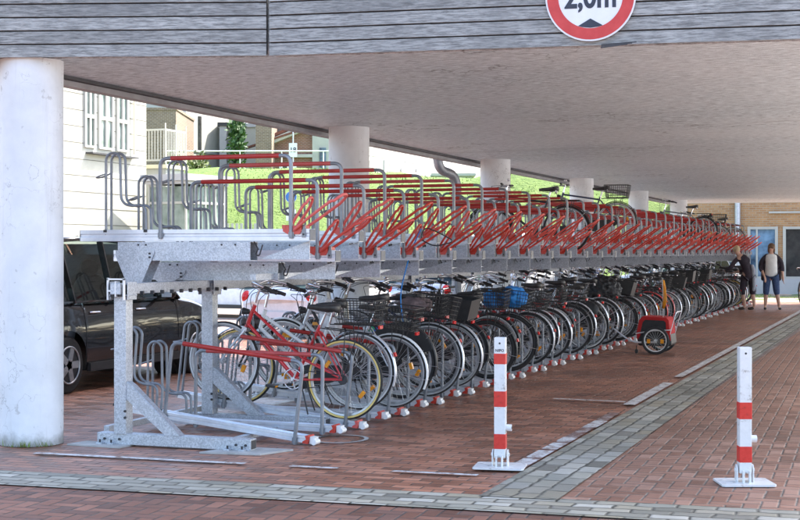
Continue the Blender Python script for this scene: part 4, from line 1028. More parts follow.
def text(s_, size, m_, name, ext=.002, bold=0., sx=1.):
    cu = bpy.data.curves.new(name, 'FONT'); cu.body = s_; cu.size = size; cu.extrude = ext; cu.offset = bold; cu.align_x = 'CENTER'; cu.align_y = 'CENTER'
    to = bpy.data.objects.new(name, cu); C.objects.link(to)
    me = bpy.data.meshes.new_from_object(to.evaluated_get(bpy.context.evaluated_depsgraph_get())); bpy.data.objects.remove(to)
    for v in me.vertices: v.co.x *= sx
    me.materials.clear(); me.materials.append(M[m_]); me.name = name; return me
me = text('NIPO', .026, 'signink', 'maker_mark', .0006, .0004); o = ob('maker_mark', me, b1, (0,-.0402,.81), (PI/2,0,0))

# ============================================================ HEIGHT LIMIT SIGN
dseg = (FP[2]-FP[1]).normalized(); nseg = Vector((dseg.y, -dseg.x, 0)); ang = math.atan2(dseg.y, dseg.x)
sg = thing('height_limit_sign', 'round red and white 2,0 m height limit sign on the fascia boards', 'sign', Vector((-2.205, 0, 3.378)), (0,0,ang))
tt = (-2.205-FP[1].x)/dseg.x; pp = FP[1]+dseg*tt+nseg*.035; sg.location = (pp.x, pp.y, 3.345)
def disc(r0, y0, y1, n=64, r1=None):
    mb = MB()
    if r1 is None: mb.prism([(r0*math.cos(2*PI*k/n), r0*math.sin(2*PI*k/n)) for k in range(n)], y0, y1)
    else:
        for k in range(n):
            a, b = 2*PI*k/n, 2*PI*(k+1)/n
            mb.prism([(r0*math.cos(a), r0*math.sin(a)), (r0*math.cos(b), r0*math.sin(b)), (r1*math.cos(b), r1*math.sin(b)), (r1*math.cos(a), r1*math.sin(a))], y0, y1)
    return mb
build('sign_plate', disc(.325, -.002, .010), 'signwhite', sg); build('red_ring', disc(.313, -.0045, -.0021, 64, .232), 'signred', sg)
lt = text('2,0m', .225, 'signink', 'lettering', .001, .006, 1.)
xs = [v.co.x for v in lt.vertices]; zs = [v.co.y for v in lt.vertices]; zm = [v.co.y for v in lt.vertices if v.co.x > (min(xs)+max(xs))*.5]; kx = .37/(max(xs)-min(xs)); kz = .175/(max(zs)-min(zm))
for v in lt.vertices: v.co.x = (v.co.x-min(xs))*kx-.185; v.co.y = (v.co.y-min(zm))*kz
ob('lettering', lt, sg, (-.002,-.0035,-.088), (PI/2,0,0))
for s_ in (1, -1):
    mb = MB(); mb.prism([(-.085,-s_*.205+(.0 if s_ > 0 else .0)), (.085,-s_*.205), (.0,-s_*.135)], -.0045, -.0021); 
    if s_ > 0: mb = MB(); mb.prism([(-.088,-.213), (-.06,-.222), (0,-.229), (.06,-.222), (.088,-.213), (0,-.162)], -.0045, -.0021)
    else: mb = MB(); mb.prism([(-.088,.213), (-.06,.222), (0,.229), (.06,.222), (.088,.213), (0,.150)], -.0045, -.0021)
    build('triangle_mark', mb, 'signink', sg)
mb = MB(); mb.box((0,.022,0), (.5,.02,.04)); build('mounting_bar', mb, 'galv', sg)
# ragged board offcut jammed behind the sign's lower right
mb = MB()
for k in range(3): mb.bar((-2.12,10.165+.01*k,2.965+.012*k), (-1.93+.03*k,10.19+.01*k,2.985+.008*k), .008, .008)
tag(build('splintered_batten', mb, 'soffit'), 'splintered dark batten under the boards right of the round sign', 'batten')

# ============================================================ PEOPLE
def skin_obj(name, chains, m_, parent=None, sub=2):
    """chains: list of lists of (x,y,z,r) sharing joints by equal coordinates"""
    vs = []; rs = []; es = []; idx = {}
    for ch in chains:
        last = None
        for x, y, z, *r in ch:
            key = (round(x,4), round(y,4), round(z,4))
            if key not in idx: idx[key] = len(vs); vs.append((x, y, z)); rs.append(r if len(r) > 1 else (r[0], r[0]))
            if last is not None and last != idx[key]: es.append((last, idx[key]))
            last = idx[key]
    me = bpy.data.meshes.new(name); me.from_pydata(vs, es, []); me.materials.append(M[m_])
    o = ob(name, me, parent)
    s_ = o.modifiers.new('skin', 'SKIN'); s_.use_smooth_shade = True
    for i, r in enumerate(rs): me.skin_vertices[0].data[i].radius = r; me.skin_vertices[0].data[i].use_root = (i == 0)
    u = o.modifiers.new('sub', 'SUBSURF'); u.levels = sub; u.render_levels = sub
    return o
def hand(p, d, up, s_=1):
    """five finger chains rooted at the palm p, pointing along d"""
    d = vec(d).normalized(); up = vec(up).normalized(); sd = d.cross(up).normalized(); out = []; p = vec(p)
    root = (*p, .028, .018); palm = p+d*.07
    out.append([root, (*palm, .038, .016)])
    for i, L in enumerate((.065, .078, .072, .055)):
        b = palm+sd*(-.03+.02*i)+d*.012; m_ = b+d*L*.55-up*.01; e = b+d*L-up*.03
        out.append([(*palm, .038, .016), (*b, .011), (*m_, .009), (*e, .007)])
    tb = p+d*.03+sd*-.035; out.append([root, (*tb, .012), (*(tb+d*.04-sd*.018-up*.01), .009)])
    return out
def head_parts(t, c, fwd, hair, long=False, cap=None, tilt=0.):
    """features set on the head of the body mesh, face towards fwd"""
    fwd = vec(fwd).normalized(); sd = fwd.cross(Vector((0,0,1))).normalized(); up = sd.cross(fwd)
    c = vec(c)
    mb = MB()
    for s_ in (-1, 1): mb.blob(c+fwd*.088+sd*s_*.032+up*.010, (.011,.011,.007), 0, 0, 0, 2)
    build('eyes', mb, 'dark', t)
    mb = MB(); mb.blob(c+fwd*.102-up*.012, (.013,.013,.022), 0, 0, 0, 2)
    for s_ in (-1, 1): mb.blob(c+sd*s_*.078-up*.005, (.012,.016,.030), 0, 0, 0, 2)
    build('nose_and_ears', mb, 'skin', t)
    mb = MB(); mb.blob(c+fwd*.090-up*.052, (.022,.022,.006), 0, 0, 0, 2); build('mouth', mb, 'signred', t)
    mb = MB(); mb.blob(c-fwd*.018+up*.035, (.092,.094,.098), 0, 3, .10, 4, 6)
    # keep the face clear
    mb.v = [tuple(vec(v)-fwd*max(0, (vec(v)-c).dot(fwd)-.070)*(1 if (vec(v)-c).dot(up) < .055 else .3)) for v in mb.v]
    if long:
        mb.blob(c-fwd*.045-up*.055, (.085,.088,.105), 0, 8, .14, 3, 5)
        for s_ in (-1, 1): mb.blob(c-fwd*.005+sd*s_*.070-up*.04, (.028,.030,.085), 0, 4+s_, .1, 3, 5)
    build('hair', mb, hair, t)

# woman in white top, dark cardigan and denim capris, facing the camera (towards -Y, slightly left)
W = thing('person', 'person in white top, open dark cardigan and blue cropped jeans, standing at right', 'person', (-3.52, 38.4, 0), (0,0,rad(8)), 'people at the far end of the rack')
sk = [[(0,0,.93,.14,.10), (0,.0,1.10,.13,.10), (0,.0,1.28,.13,.085), (0,.0,1.40,.075,.06), (0,-.01,1.46,.050), (0,-.03,1.535,.062), (0,-.035,1.60,.080,.088), (0,-.03,1.66,.062,.07)],
      [(0,.0,1.40,.075,.06), (-.16,0,1.36,.042), (-.27,.01,1.12,.042), (-.20,-.13,.92,.034), (-.17,-.17,.86,.026)],
      [(0,.0,1.40,.075,.06), (.16,0,1.36,.042), (.26,.02,1.12,.042), (.29,-.04,.90,.034), (.295,-.05,.83,.026)],
      [(0,0,.93,.14,.10), (-.10,0,.84,.10), (-.13,-.02,.48,.062), (-.14,.0,.28,.055), (-.15,.02,.09,.036), (-.155,-.05,.035,.036), (-.16,-.15,.025,.03)],
      [(0,0,.93,.14,.10), (.10,0,.84,.10), (.13,-.03,.48,.062), (.17,.0,.28,.055), (.20,.02,.09,.036), (.21,-.05,.035,.036), (.22,-.15,.025,.03)]]
sk += hand((-.17,-.17,.86), (.2,-.2,-1), (.8,-.5,0)); sk += hand((.295,-.05,.83), (0,-.1,-1), (-1,0,0))
skin_obj('body', sk, 'skin', W)
skin_obj('white_top', [[(0,-.02,.80,.175,.135), (0,-.02,.95,.175,.138), (0,-.03,1.08,.168,.135), (0,-.03,1.22,.168,.132), (0,-.025,1.37,.172,.118), (0,-.015,1.46,.13,.09)]], 'whitetop', W)
skin_obj('cropped_jeans', [[(0,0,.97,.17,.125), (-.10,0,.86,.118), (-.13,-.02,.50,.088), (-.135,-.01,.36,.080)], [(0,0,.97,.17,.125), (.10,0,.86,.118), (.13,-.03,.50,.088), (.15,-.01,.36,.080)]], 'denim', W)
for s_ in (-1, 1):
    arm = [(s_*.15,.03,1.39,.11), (s_*.22,.02,1.30,.078), (s_*.275,.02,1.12,.062), (s_*.235 if s_ < 0 else .290,-.09 if s_ < 0 else -.02,.98,.052)]
    skin_obj('cardigan', [[(s_*.04,.06,1.45,.085), (s_*.15,.03,1.39,.11)], arm, [(s_*.15,.03,1.39,.11), (s_*.165,.045,1.15,.085), (s_*.185,.05,.92,.080), (s_*.195,.05,.74,.070)],
                          [(s_*.165,.045,1.15,.085), (s_*.05,.10,1.12,.075)], [(s_*.185,.05,.92,.080), (s_*.06,.11,.90,.075)]], 'darktop', W)
for s_ in (-1, 1):
    x = -.155 if s_ < 0 else .21
    skin_obj('sandal', [[(x*1.0,.04,.045,.036), (x,-.06,.035,.042,.036), (x+.01*s_,-.17,.028,.036,.028)]], 'shoe', W)
head_parts(W, (0,-.035,1.60), (-.25,-1,-.12), 'hairbrown', True)
# person bending over, seen from behind/side
Q = thing('person', 'person in dark hooded top, black cropped trousers and fair hair, leaning over a bicycle', 'person', (-4.06, 38.0, 0), (0,0,rad(-20)), 'people at the far end of the rack')
sk = [[(0,0,.90,.13,.10), (-.02,-.02,1.05,.13,.10), (-.08,-.06,1.24,.155,.105), (-.14,-.10,1.36,.11,.08), (-.19,-.13,1.43,.052), (-.23,-.16,1.48,.064), (-.25,-.18,1.54,.078,.085), (-.24,-.175,1.60,.06,.068)],
      [(-.14,-.10,1.36,.11,.08), (-.26,-.22,1.28,.05), (-.34,-.34,1.08,.042), (-.50,-.38,.98,.034), (-.56,-.39,.96,.026)],
      [(-.14,-.10,1.36,.11,.08), (-.02,.05,1.30,.05), (-.06,.02,1.06,.042), (-.26,-.10,.98,.034), (-.31,-.13,.97,.026)],
      [(0,0,.90,.13,.10), (-.08,-.06,.82,.095), (-.12,-.10,.47,.062), (-.09,-.07,.27,.052), (-.07,-.05,.09,.036), (-.13,-.08,.035,.036), (-.22,-.12,.025,.03)],
      [(0,0,.90,.13,.10), (.08,.05,.82,.095), (.08,.06,.47,.062), (.11,.08,.27,.052), (.13,.08,.09,.036), (.07,.05,.035,.036), (-.02,.02,.025,.03)]]
sk += hand((-.56,-.39,.96), (-1,-.1,-.2), (0,0,1)); sk += hand((-.31,-.13,.97), (-1,-.2,-.1), (0,0,1))
skin_obj('body', sk, 'skin', Q)
skin_obj('hooded_top', [[(.02,.01,.74,.170,.135), (.0,.0,.86,.170,.135), (-.015,-.01,1.0,.165,.13), (-.07,-.05,1.22,.175,.13), (-.14,-.10,1.37,.12,.09), (-.17,-.115,1.42,.08)], [(-.14,-.10,1.37,.12,.09), (-.26,-.22,1.28,.068), (-.34,-.34,1.08,.058), (-.47,-.375,.99,.045)],
                        [(-.14,-.10,1.37,.12,.09), (-.02,.05,1.30,.068), (-.06,.02,1.06,.058), (-.23,-.085,.985,.045)]], 'darktop', Q)
skin_obj('cropped_trousers', [[(0,0,.93,.155,.12), (-.08,-.06,.83,.112), (-.12,-.10,.50,.080), (-.105,-.09,.36,.074)], [(0,0,.93,.155,.12), (.08,.05,.83,.112), (.08,.06,.50,.080), (.095,.07,.36,.074)]], 'darktop', Q)
skin_obj('tied_jacket', [[(.12,.02,.93,.06,.07), (.17,-.02,.80,.055,.06), (.18,-.04,.62,.05,.05), (.16,-.04,.48,.035)], [(.12,.02,.93,.06,.07), (.14,.0,1.05,.06,.06), (.10,-.02,1.18,.05)]], 'greyfab', Q)
for x0, y0 in ((-.13,-.08), (.07,.05)):
    skin_obj('shoe', [[(x0+.06,y0+.03,.06,.045), (x0-.0,y0,.04,.048,.042), (x0-.10,y0-.04,.032,.042,.032)]], 'shoe', Q)
head_parts(Q, (-.25,-.18,1.54), (-1,-.6,-.5), 'hairblond')

# ============================================================ CARS
def car(name, loc, rotz, paintm, label, L=4.0, Wd=1.72, Ht=1.62, kind='hatch', wr=.31):
    """front towards +Y local"""
    t = thing(name, label, 'car', loc, (0,0,rotz), 'parked cars')
    hl = L/2; wf, wb = hl-.80, -hl+.56; zc = wr
    def arch(cx):  # arch from front to back (decreasing y)
        return [(cx+(wr+.05)*math.cos(rad(a)), max(.2, zc+(wr+.05)*math.sin(rad(a)))) for a in range(-18, 199, 12)]
    belt = Ht*.585
    def interp(ks, y):
        for (p, u), (q, v) in zip(ks[:-1], ks[1:]):
            if p <= y <= q:
                t_ = (y-p)/(q-p); return u+(v-u)*t_
        return ks[0][1] if y < ks[0][0] else ks[-1][1]
    tk = [(-hl,.60), (-hl+.02,.74), (-hl+.06,belt-.10), (-hl+.12,belt-.02), (-hl+.3,belt), (wf-.42,belt), (wf-.10,belt-.045), (wf+.2,belt-.11), (hl-.26,belt-.18), (hl-.12,belt-.26), (hl-.04,belt-.38), (hl,.50)]
    def ztop(y): return (interp(tk, y)+interp(tk, y-.03)+interp(tk, y+.03))/3
    ra = wr+.055
    def zbot(y):
        z = .23+.05*max(0, (abs(y)-(hl-.3))/.3)
        for c in (wf, wb):
            if abs(y-c) < ra: z = max(z, wr+math.sqrt(ra*ra-(y-c)**2))
        return z
    def section(y, z, s_):
        e = max(0, (abs(y)-(hl-.75))/.75); w0 = Wd/2*(1-.26*e**2.6)
        fl = sum(.018*math.exp(-((y-c)/.42)**2) for c in (wf, wb))
        return s_*(w0-.055*max(0, (z-.58)/.4)**1.6-.04*max(0, (.42-z)/.2)**1.5+fl*(1 if z < .75 else .6)-.012)
    st_ = sorted(set([round(-hl+2*hl*i/70, 4) for i in range(71)]+[round(c+ra*math.sin(rad(q)), 4) for c in (wf, wb) for q in range(-90, 91, 10)]+[round(c+s2*(ra+.004), 4) for c in (wf, wb) for s2 in (-1, 1)]+[round(hl-.02, 4), round(-hl+.02, 4), round(hl-.05, 4), round(-hl+.05, 4)]))
    RW, TP = 12, 10; mb = MB(); n0 = 2*(RW+1)+TP-1
    for y in st_:
        zt_, zl = ztop(y), zbot(y); zt_ = max(zt_, zl+.02); ring = []
        for j in range(RW+1):
            t_ = j/RW; z = zl+(zt_-zl)*t_; ring.append((section(y, z, -1)+.035*max(0, t_-.86)/.14*1., y, z-.0))
        for j in range(1, TP):
            t_ = j/TP; xl, xr = ring[RW][0], -ring[RW][0]; ring.append((xl+(xr-xl)*t_, y+.10*math.sin(PI*t_)*max(0, (abs(y)-(hl-.35))/.35)*(1 if y > 0 else -1), zt_+.04*math.sin(PI*t_)**.7))
        ring += [(-x, yy, z) for x, yy, z in ring[RW::-1]] if False else [(-ring[j][0], y, ring[j][2]) for j in range(RW, -1, -1)]
        mb.v += ring
    for i in range(len(st_)-1):
        for j in range(n0-1):
            mb.f.append([i*n0+j, (i+1)*n0+j, (i+1)*n0+j+1, i*n0+j+1]); mb.m.append(0); mb.s.append(True)
    for i in (0, len(st_)-1): mb.f.append([i*n0+j for j in range(n0)]); mb.m.append(0); mb.s.append(False)
    o = build('body', mb, paintm, t); es = o.modifiers.new('e', 'EDGE_SPLIT'); es.split_angle = rad(50)
    # greenhouse
    yb = -hl+.10; yr = -hl+.32; yf = wf-1.28; yw = wf-.40
    if kind == 'van': yf = wf-.85; yr = -hl+.12
    gl = MB(); rf = MB()
    def gp(y, z, s_): 
        k = (z-belt)/(Ht-belt); return Vector((s_*((Wd/2-.055)-.155*k), y, z))
    base = [(yb, belt-.02), (yr-.06, Ht-.26), (yr+.10, Ht-.10), (yr+.42, Ht-.03), ((yr+yf)/2+.1, Ht), (yf, Ht-.055), (yf+.30, Ht-.18), (yw, belt-.03)]
    vs = [gp(y, z, -1) for y, z in base]+[gp(y, z, 1) for y, z in base]; n = len(base)
    gl.add(vs, [tuple(range(n)), tuple(range(2*n-1, n-1, -1)), (0,1,1+n,n), (1,2,2+n,1+n), (5,6,6+n,5+n), (6,7,7+n,6+n)], 0)
    build('windows', gl, 'glass', t)
    ro = MB(); K = 6
    top = base[2:6]
    for i in range(len(top)-1):
        for k in range(K):
            q = []
            for (y, z), tt_ in ((top[i], k/K), (top[i+1], k/K), (top[i+1], (k+1)/K), (top[i], (k+1)/K)):
                p = gp(y, z, -1.012).lerp(gp(y, z, 1.012), tt_); p.z += .045*math.sin(PI*tt_)+.006; q.append(p)
            ro.add(q, [(0,1,2,3)], 0, True)
    o = build('roof', ro, paintm, t); sd_ = o.modifiers.new('s', 'SOLIDIFY'); sd_.thickness = .012
    for s_ in (-1, 1):
        pi = MB()
        def pl(a, b, w=.05, d=.02): pi.bar(gp(*a, s_*1.003), gp(*b, s_*1.003), d, w, 0, up=(s_,0,.2))
        for i in range(n-1): pl(base[i], base[i+1], .06 if i not in (0,) else .12)
        bp = (yb+yw)/2-.05; pl((bp, belt-.02), (bp-.03, Ht-.03), .07); bp2 = yb+.62; pl((bp2, belt-.02), (bp2-.08, Ht-.05), .06)
        pl((yw-.52, belt-.02), (yw-.66, Ht-.35 if kind != 'van' else Ht-.3), .03); pl((yb,belt), (yw,belt), .03)
        build('window_surround', pi, paintm, t)
        mb = MB()
        for y0 in (yb+.95, (yb+yw)/2+.22): mb.blob((s_*.36, y0, belt+.10), (.23,.09,.20), 0, 2, .05, 3); mb.blob((s_*.36, y0-.03, belt+.36), (.12,.06,.10), 0, 3, .05, 3)
        build('seats', mb, 'blackbag', t)
    for s_ in (-1, 1):
        fx = s_*(Wd/2+.002)
        mb = MB(); mb.blob((s_*(Wd/2+.06), yw-.42, belt+.055), (.095,.055,.075), 0, 1, .05, 3); mb.box((s_*(Wd/2-.03), yw-.42, belt+.01), (.10,.04,.03)); mr = build('mirror', mb, paintm, t)
        mb = MB(); mb.box((s_*(Wd/2+.06), yw-.475, belt+.055), (.13,.008,.10)); build('mirror_glass', mb, 'lens', mr)
        # door seams, handles, sill strip
        def gx(y, z): return section(y, z, s_)+s_*.003
        mb = MB()
        for y0 in (wf-.46, (wf+wb)/2-.10, wb+.34):
            mb.tube([(gx(y0, z), y0, z) for z in (.30, .5, .7, belt-.02)], .004, 4)
        mb.tube([(gx(y, .30), y, .30) for y in (wf-.46, 0, wb+.42)], .004, 4)
        build('door_seams', mb, 'rubber', t)
        for y0 in ((wf+wb)/2+.02, wb+.46):
            mb = MB(); mb.tube(fil([(gx(y0,belt-.12), y0, belt-.12), (gx(y0,belt-.12)+s_*.03, y0+.02, belt-.12), (gx(y0,belt-.12)+s_*.03, y0+.16, belt-.12), (gx(y0,belt-.12), y0+.18, belt-.12)], .015, 3), .011, 6); build('door_handle', mb, 'chrome', t)
        mb = MB(); mb.bar((s_*(Wd/2-.02), wf-wr-.1, .26), (s_*(Wd/2-.02), wb+wr+.1, .26), .05, .09); build('sill', mb, 'blackplastic', t)
        mb = MB(); mb.blob((s_*(Wd/2-.26), hl-.20, belt-.36), (.15,.17,.08), 0, 0, 0, 3); build('headlight', mb, 'lens', t)
        mb = MB(); mb.blob((s_*(Wd/2-.27), -hl+.10, belt-.16), (.10,.11,.12), 0, 0, 0, 3); build('tail_light', mb, 'tailred', t)
        for y0 in (wf, wb):
            mb = MB(); x0 = s_*(Wd/2-.12); xo = s_*(Wd/2-.015)
            mb.tube([(x0-s_*.08, y0, wr), (xo-s_*.02, y0, wr), (xo, y0, wr)], [wr-.005, wr, wr-.03], 36); wh = build('wheel', mb, 'rubber', t)
            mb = MB(); mb.tube([(xo-s_*.01, y0, wr), (xo+s_*.004, y0, wr)], [wr*.66, wr*.62], 30); rim_ = build('rim', mb, 'dark', wh)
            mb = MB()
            for k in range(5):
                a = 2*PI*k/5; mb.bar((xo+s_*.010, y0, wr), (xo+s_*.010, y0+wr*.62*math.cos(a), wr+wr*.62*math.sin(a)), .075, .012, 0, up=(1,0,0))
            mb.tube([(xo+s_*.0145, y0+wr*.63*math.cos(a), wr+wr*.63*math.sin(a)) for a in [2*PI*k/28 for k in range(28)]], .010, 6, closed=True)
            build('wheel_spokes', mb, 'rim', wh)
            mb = MB(); mb.tube([(s_*(Wd/2-.45), y0, wr), (s_*(Wd/2-.17), y0, wr)], wr+.045, 24); build('wheel_well', mb, 'rubber', t)
    mb = MB(); mb.box((0, hl+.012, .33), (1.3,.03,.16)); mb.box((0, -hl-.012, .33), (1.4,.04,.14)); build('bumper_trim', mb, 'blackplastic', t, bevel=.01)
    mb = MB(); mb.box((0, -hl-.036, .42 if kind != 'van' else .6), (.50,.008,.11)); build('number_plate', mb, 'signwhite', t)
    mb = MB(); mb.box((0, hl+.032, .36), (.50,.008,.11)); build('number_plate', mb, 'signwhite', t)
    return t
car('parked_car', (-9.28, 14.66, -.01), 0, 'car_black', 'glossy black compact car parked behind the near end of the rack', 4.22, 1.72, 1.66)
car('parked_car', (-10.4, 24.6, -.01), 0, 'car_white', 'white hatchback seen from behind between the bicycle saddles', 3.9, 1.75, 1.50)
car('parked_car', (-13.1, 20.8, -.01), rad(3), 'car_grey', 'dark grey car standing beyond the black car', 4.2, 1.76, 1.50)
car('parked_car', (-9.7, 30.2, -.01), 0, 'car_silver', 'silver car with pale bonnet behind the middle bicycles', 4.3, 1.76, 1.50)
car('parked_car', (-9.6, 36.0, -.01), 0, 'car_white', 'white van behind the far half of the rack', 4.6, 1.85, 1.95, 'van')
car('parked_car', (-9.9, 42.2, -.01), 0, 'car_blue', 'blue car at the far end of the row behind the rack', 4.2, 1.75, 1.5)
car('parked_car', (-7.4, 47.0, -.01), rad(90), 'car_silver', 'pale silver car parked across beyond the deck', 4.2, 1.75, 1.45)
car('parked_car', (-15.4, 30.6, -.01), rad(80), 'car_white', 'white car parked broadside on the road beyond the rack', 4.3, 1.76, 1.48)
car('parked_car', (-14.6, 37.6, -.01), rad(85), 'car_silver', 'light silver car broadside in front of the grass bank', 4.3, 1.76, 1.48)

# ============================================================ FAR BRICK BUILDING
bb = thing('brick_building', 'yellow brick building with large white-framed windows beyond the deck', 'building', (-1, 52.2, 0))
B0 = Vector((-1, 52.2, 0))
def bp(name, mb, m_, par=None, bevel=0):
    o = build(name, mb, m_, par or bb, bevel=bevel)
    o.location = -B0 if par is None else (0,0,0); return o
mb = MB()
x0, x1 = -7.7, 9; wins = [(-5.60, -4.55), (-4.38, -1.9), (-1.7, .7), (1.0, 3.5)]
zt, zb = 2.40, .55
mb.box(((x0+x1)/2, 52.3, (zt+5.2)/2), (x1-x0, .3, 5.2-zt)); mb.box(((x0+x1)/2, 52.3, zb/2), (x1-x0, .3, zb))
mb.box(((x0-5.6)/2, 52.3, (zb+zt)/2), (-5.6-x0, .3, zt-zb)); mb.box(((3.5+x1)/2, 52.3, (zb+zt)/2), (x1-3.5, .3, zt-zb))
for a, b in zip(wins[:-1], wins[1:]): mb.box(((a[1]+b[0])/2, 52.31, (zb+zt)/2), (b[0]-a[1], .28, zt-zb))
mb.box((x0+.15, 56, 2.6), (.3, 7, 5.2)); bp('wall', mb, 'brickyellow')
for i, (a, b) in enumerate(wins):
    mb = MB()
    for x in (a+.05, b-.05): mb.box((x, 52.17, (zb+zt)/2), (.10, .10, zt-zb))
    for z in (zb+.04, zt-.05): mb.box(((a+b)/2, 52.168, z), (b-a-.2, .096, .09))
    if i % 2 == 0: mb.box(((a+b)/2-.2, 52.169, (zb+zt)/2), (.06, .09, zt-zb-.18))
    wf_ = bp('window_frame', mb, 'plaster_white')
    mb = MB(); mb.box(((a+b)/2, 52.20, (zb+zt)/2), (b-a-.1, .02, zt-zb-.1)); bp('pane', mb, 'bluepane' if i == 0 else 'darkpane', wf_)
mb = MB(); mb.box((-2.9, 52.05, 2.90), (3.9, .07, .06)); bp('light_tube', mb, 'plaster_white')  # plain white bar standing in for a lit fluorescent tube
mb = MB(); mb.box(((x0+x1)/2, 52.10, .28), (x1-x0, .12, .55)); bp('plinth', mb, 'plaster_grey')
t = thing('downpipe', 'grey downpipe on the corner of the yellow brick building', 'pipe', (-5.93, 52.0, 0)); mb = MB(); mb.cyl((0,0,0), (0,0,4.6), .10, 14); build('pipe', mb, 'galv', t)
mb = MB()
for z in (1., 2.3, 3.4): mb.box((0,.06,z), (.26,.1,.05))
build('pipe_clip', mb, 'dark', t)
# bikes parked by the brick building
for i, (x, c_, lb) in enumerate(((-2.2, 'paint_black', 'black bicycle leaning near the dark window of the brick building'), (-2.75, 'paint_cream', 'cream bicycle behind the person in the white top'), (-1.6, 'paint_red', 'red bicycle at the right edge before the brick building'))):
    bicycle(Vector((x, 43.1+.2*i, 0)), 0, lb, style=['mixte', 'step', 'swoop'][i], color=c_, yaw=rad(68+9*i), basket=[None, 'rear', 'front'][i], side_f=['white_side', 'yellow_side', 'black_side'][i], group='bicycles parked by the brick building')

# ============================================================ BUILDINGS ON THE LEFT
def house(name, label, loc, cat='house', rotz=0): return thing(name, label, cat, loc, (0,0,rotz))
# white grooved house, facade plane X=-25 facing +X
h = house('white_house', 'tall white rendered house with three narrow windows behind the left column', (-25, 36, 0))
mb = MB()
mb.box((-4, 0, 5.5), (8, 15.4, 11)); build('wall', mb, 'plaster_house', h)
mb = MB()
for k in range(26): mb.box((.004, 0, .52*k+.3), (.012, 15.38, .022))
build('groove', mb, 'plaster_groove', h)
for i, (y0, y1) in enumerate(((40.9, 42.0), (42.75, 44.2-.25), (44.65-.05, 45.6))):
    for (z0, z1) in ((5.35, 7.35), (1.0, 3.2)):
        pass
for (ya, yb_, panes) in ((3.78, 4.32, 2), (4.62, 5.42, 2), (5.74, 6.38, 2)):
    for (z0, z1) in ((4.92, 7.15),):
        fr = MB(); fr.box((.03, (ya+yb_)/2, z0-.03), (.10, yb_-ya+.1, .07)); fr.box((.03, (ya+yb_)/2, z1+.02), (.10, yb_-ya+.1, .07))
        for y in (ya, (ya+yb_)/2, yb_): fr.box((.03, y, (z0+z1)/2), (.09, .09, z1-z0))
        fr.box((.03, (ya+yb_)/2, z0+.95), (.088, yb_-ya-.09, .12))
        w_ = build('window', fr, 'plaster_white', h); 
        mb = MB(); mb.box((.008, (ya+yb_)/2, (z0+z1)/2), (.02, yb_-ya-.05, z1-z0-.05)); build('pane', mb, 'winglass', w_)
mb = MB(); mb.box((.12, 5.3, 4.68), (.3, 2.9, .05)); build('sill', mb, 'soffit', h)
mb = MB(); mb.box((.09, 6.75, 6.0), (.04, .05, 2.4)); build('corner_strip', mb, 'plaster_cream', h)
# balcony wing
h2 = house('balcony_annex', 'small white annex with railing balcony beside the tall white house', (-25.6, 45.3, 0), 'building'); h2.scale = (.38,.38,.93); h2.location.z = .45
mb = MB(); mb.box((0,0,2.15), (4.5,3.6,4.3)); build('wall', mb, 'plaster_white', h2)
mb = MB(); mb.box((0,0,4.36), (5.0,4.2,.14)); build('balcony_slab', mb, 'plaster_cream', h2)
mb = MB()
for z in (4.6, 5.75): mb.box((2.3,0,z), (.05,4.0,.07)); mb.box((0,-1.98,z), (4.6,.05,.07))
for k in range(15): mb.box((2.3,-1.95+.28*k,5.17), (.04,.05,1.1)); mb.box((-2.2+.31*k,-1.98,5.17), (.05,.04,1.1))
for y in (-1.98, 0, 1.98): mb.box((2.31,y,5.25), (.09,.09,1.5))
build('railing', mb, 'plaster_white', h2)
mb = MB(); mb.box((2.27,-.9,1.9), (.02,1.1,3.2)); mb.box((2.27,.8,1.9), (.02,1.3,3.2)); build('window', mb, 'winglass', h2)
mb = MB()
for y in (-1.5,-.9,-.3,.2,.8,1.4): mb.box((2.30,y,1.9), (.05,.05,3.3))
for z in (.4, 1.7, 3.5): mb.box((2.30,0,z), (.06,3.2,.06))
build('window_frame', mb, 'plaster_white', h2)
# flat canopy and greenish glazed kiosk
h3 = house('glazed_kiosk', 'low glazed kiosk with pale flat roof beneath the balcony', (-23.2, 43.3, 0), 'kiosk', rad(-10)); h3.scale = (.55,.55,.98)
mb = MB(); mb.box((0,0,4.05), (3.6,4.6,.22)); mb.box((0,0,3.88), (3.2,4.2,.1)); build('roof', mb, 'plaster_grey', h3)
mb = MB()
for x in (-1.4, -.5, .4, 1.4):
    for y in (-1.9, 1.9): mb.box((x,y,1.9), (.10,.10,3.9))
for y in (-1., 0, 1.): mb.box((1.4,y,1.9), (.10,.10,3.9))
for z in (.5, 1.9, 3.2): mb.box((1.4,0,z), (.08,3.8,.08)); mb.box((0,-1.9,z), (2.8,.08,.08))
build('glazing_bars', mb, 'plaster_white', h3)
mb = MB(); mb.box((0,0,1.9), (2.72,3.72,3.7)); build('pane', mb, 'winglass', h3)
def at(px, d, z=0):
    lat = (px-400)/1435*d; return Vector((lat*CD-d*SD, lat*SD+d*CD, z))
def hy(py, d): return 1.5+(252-py)/1435*d
def side_house(name, label, px0, px1, X, ytop, m_, cat='house', w=8):
    # long wall parallel to the rack, facing +X, spanning two bearings of the photo
    def Yb(px): k = (px-400)/1435; d = X/(k*CD-SD); return k*SD*d+CD*d, d
    ya, da = Yb(px0); yb_, db = Yb(px1); zt_ = hy(ytop, da)
    t = thing(name, label, cat, (X-w/2, (ya+yb_)/2, 0)); mb = MB(); mb.box((0,0,zt_/2), (w, yb_-ya, zt_)); build('wall', mb, m_, t)
    return t, (ya, yb_), zt_, lambda px: Yb(px)[0]-(ya+yb_)/2, lambda py, px: hy(py, Yb(px)[1])
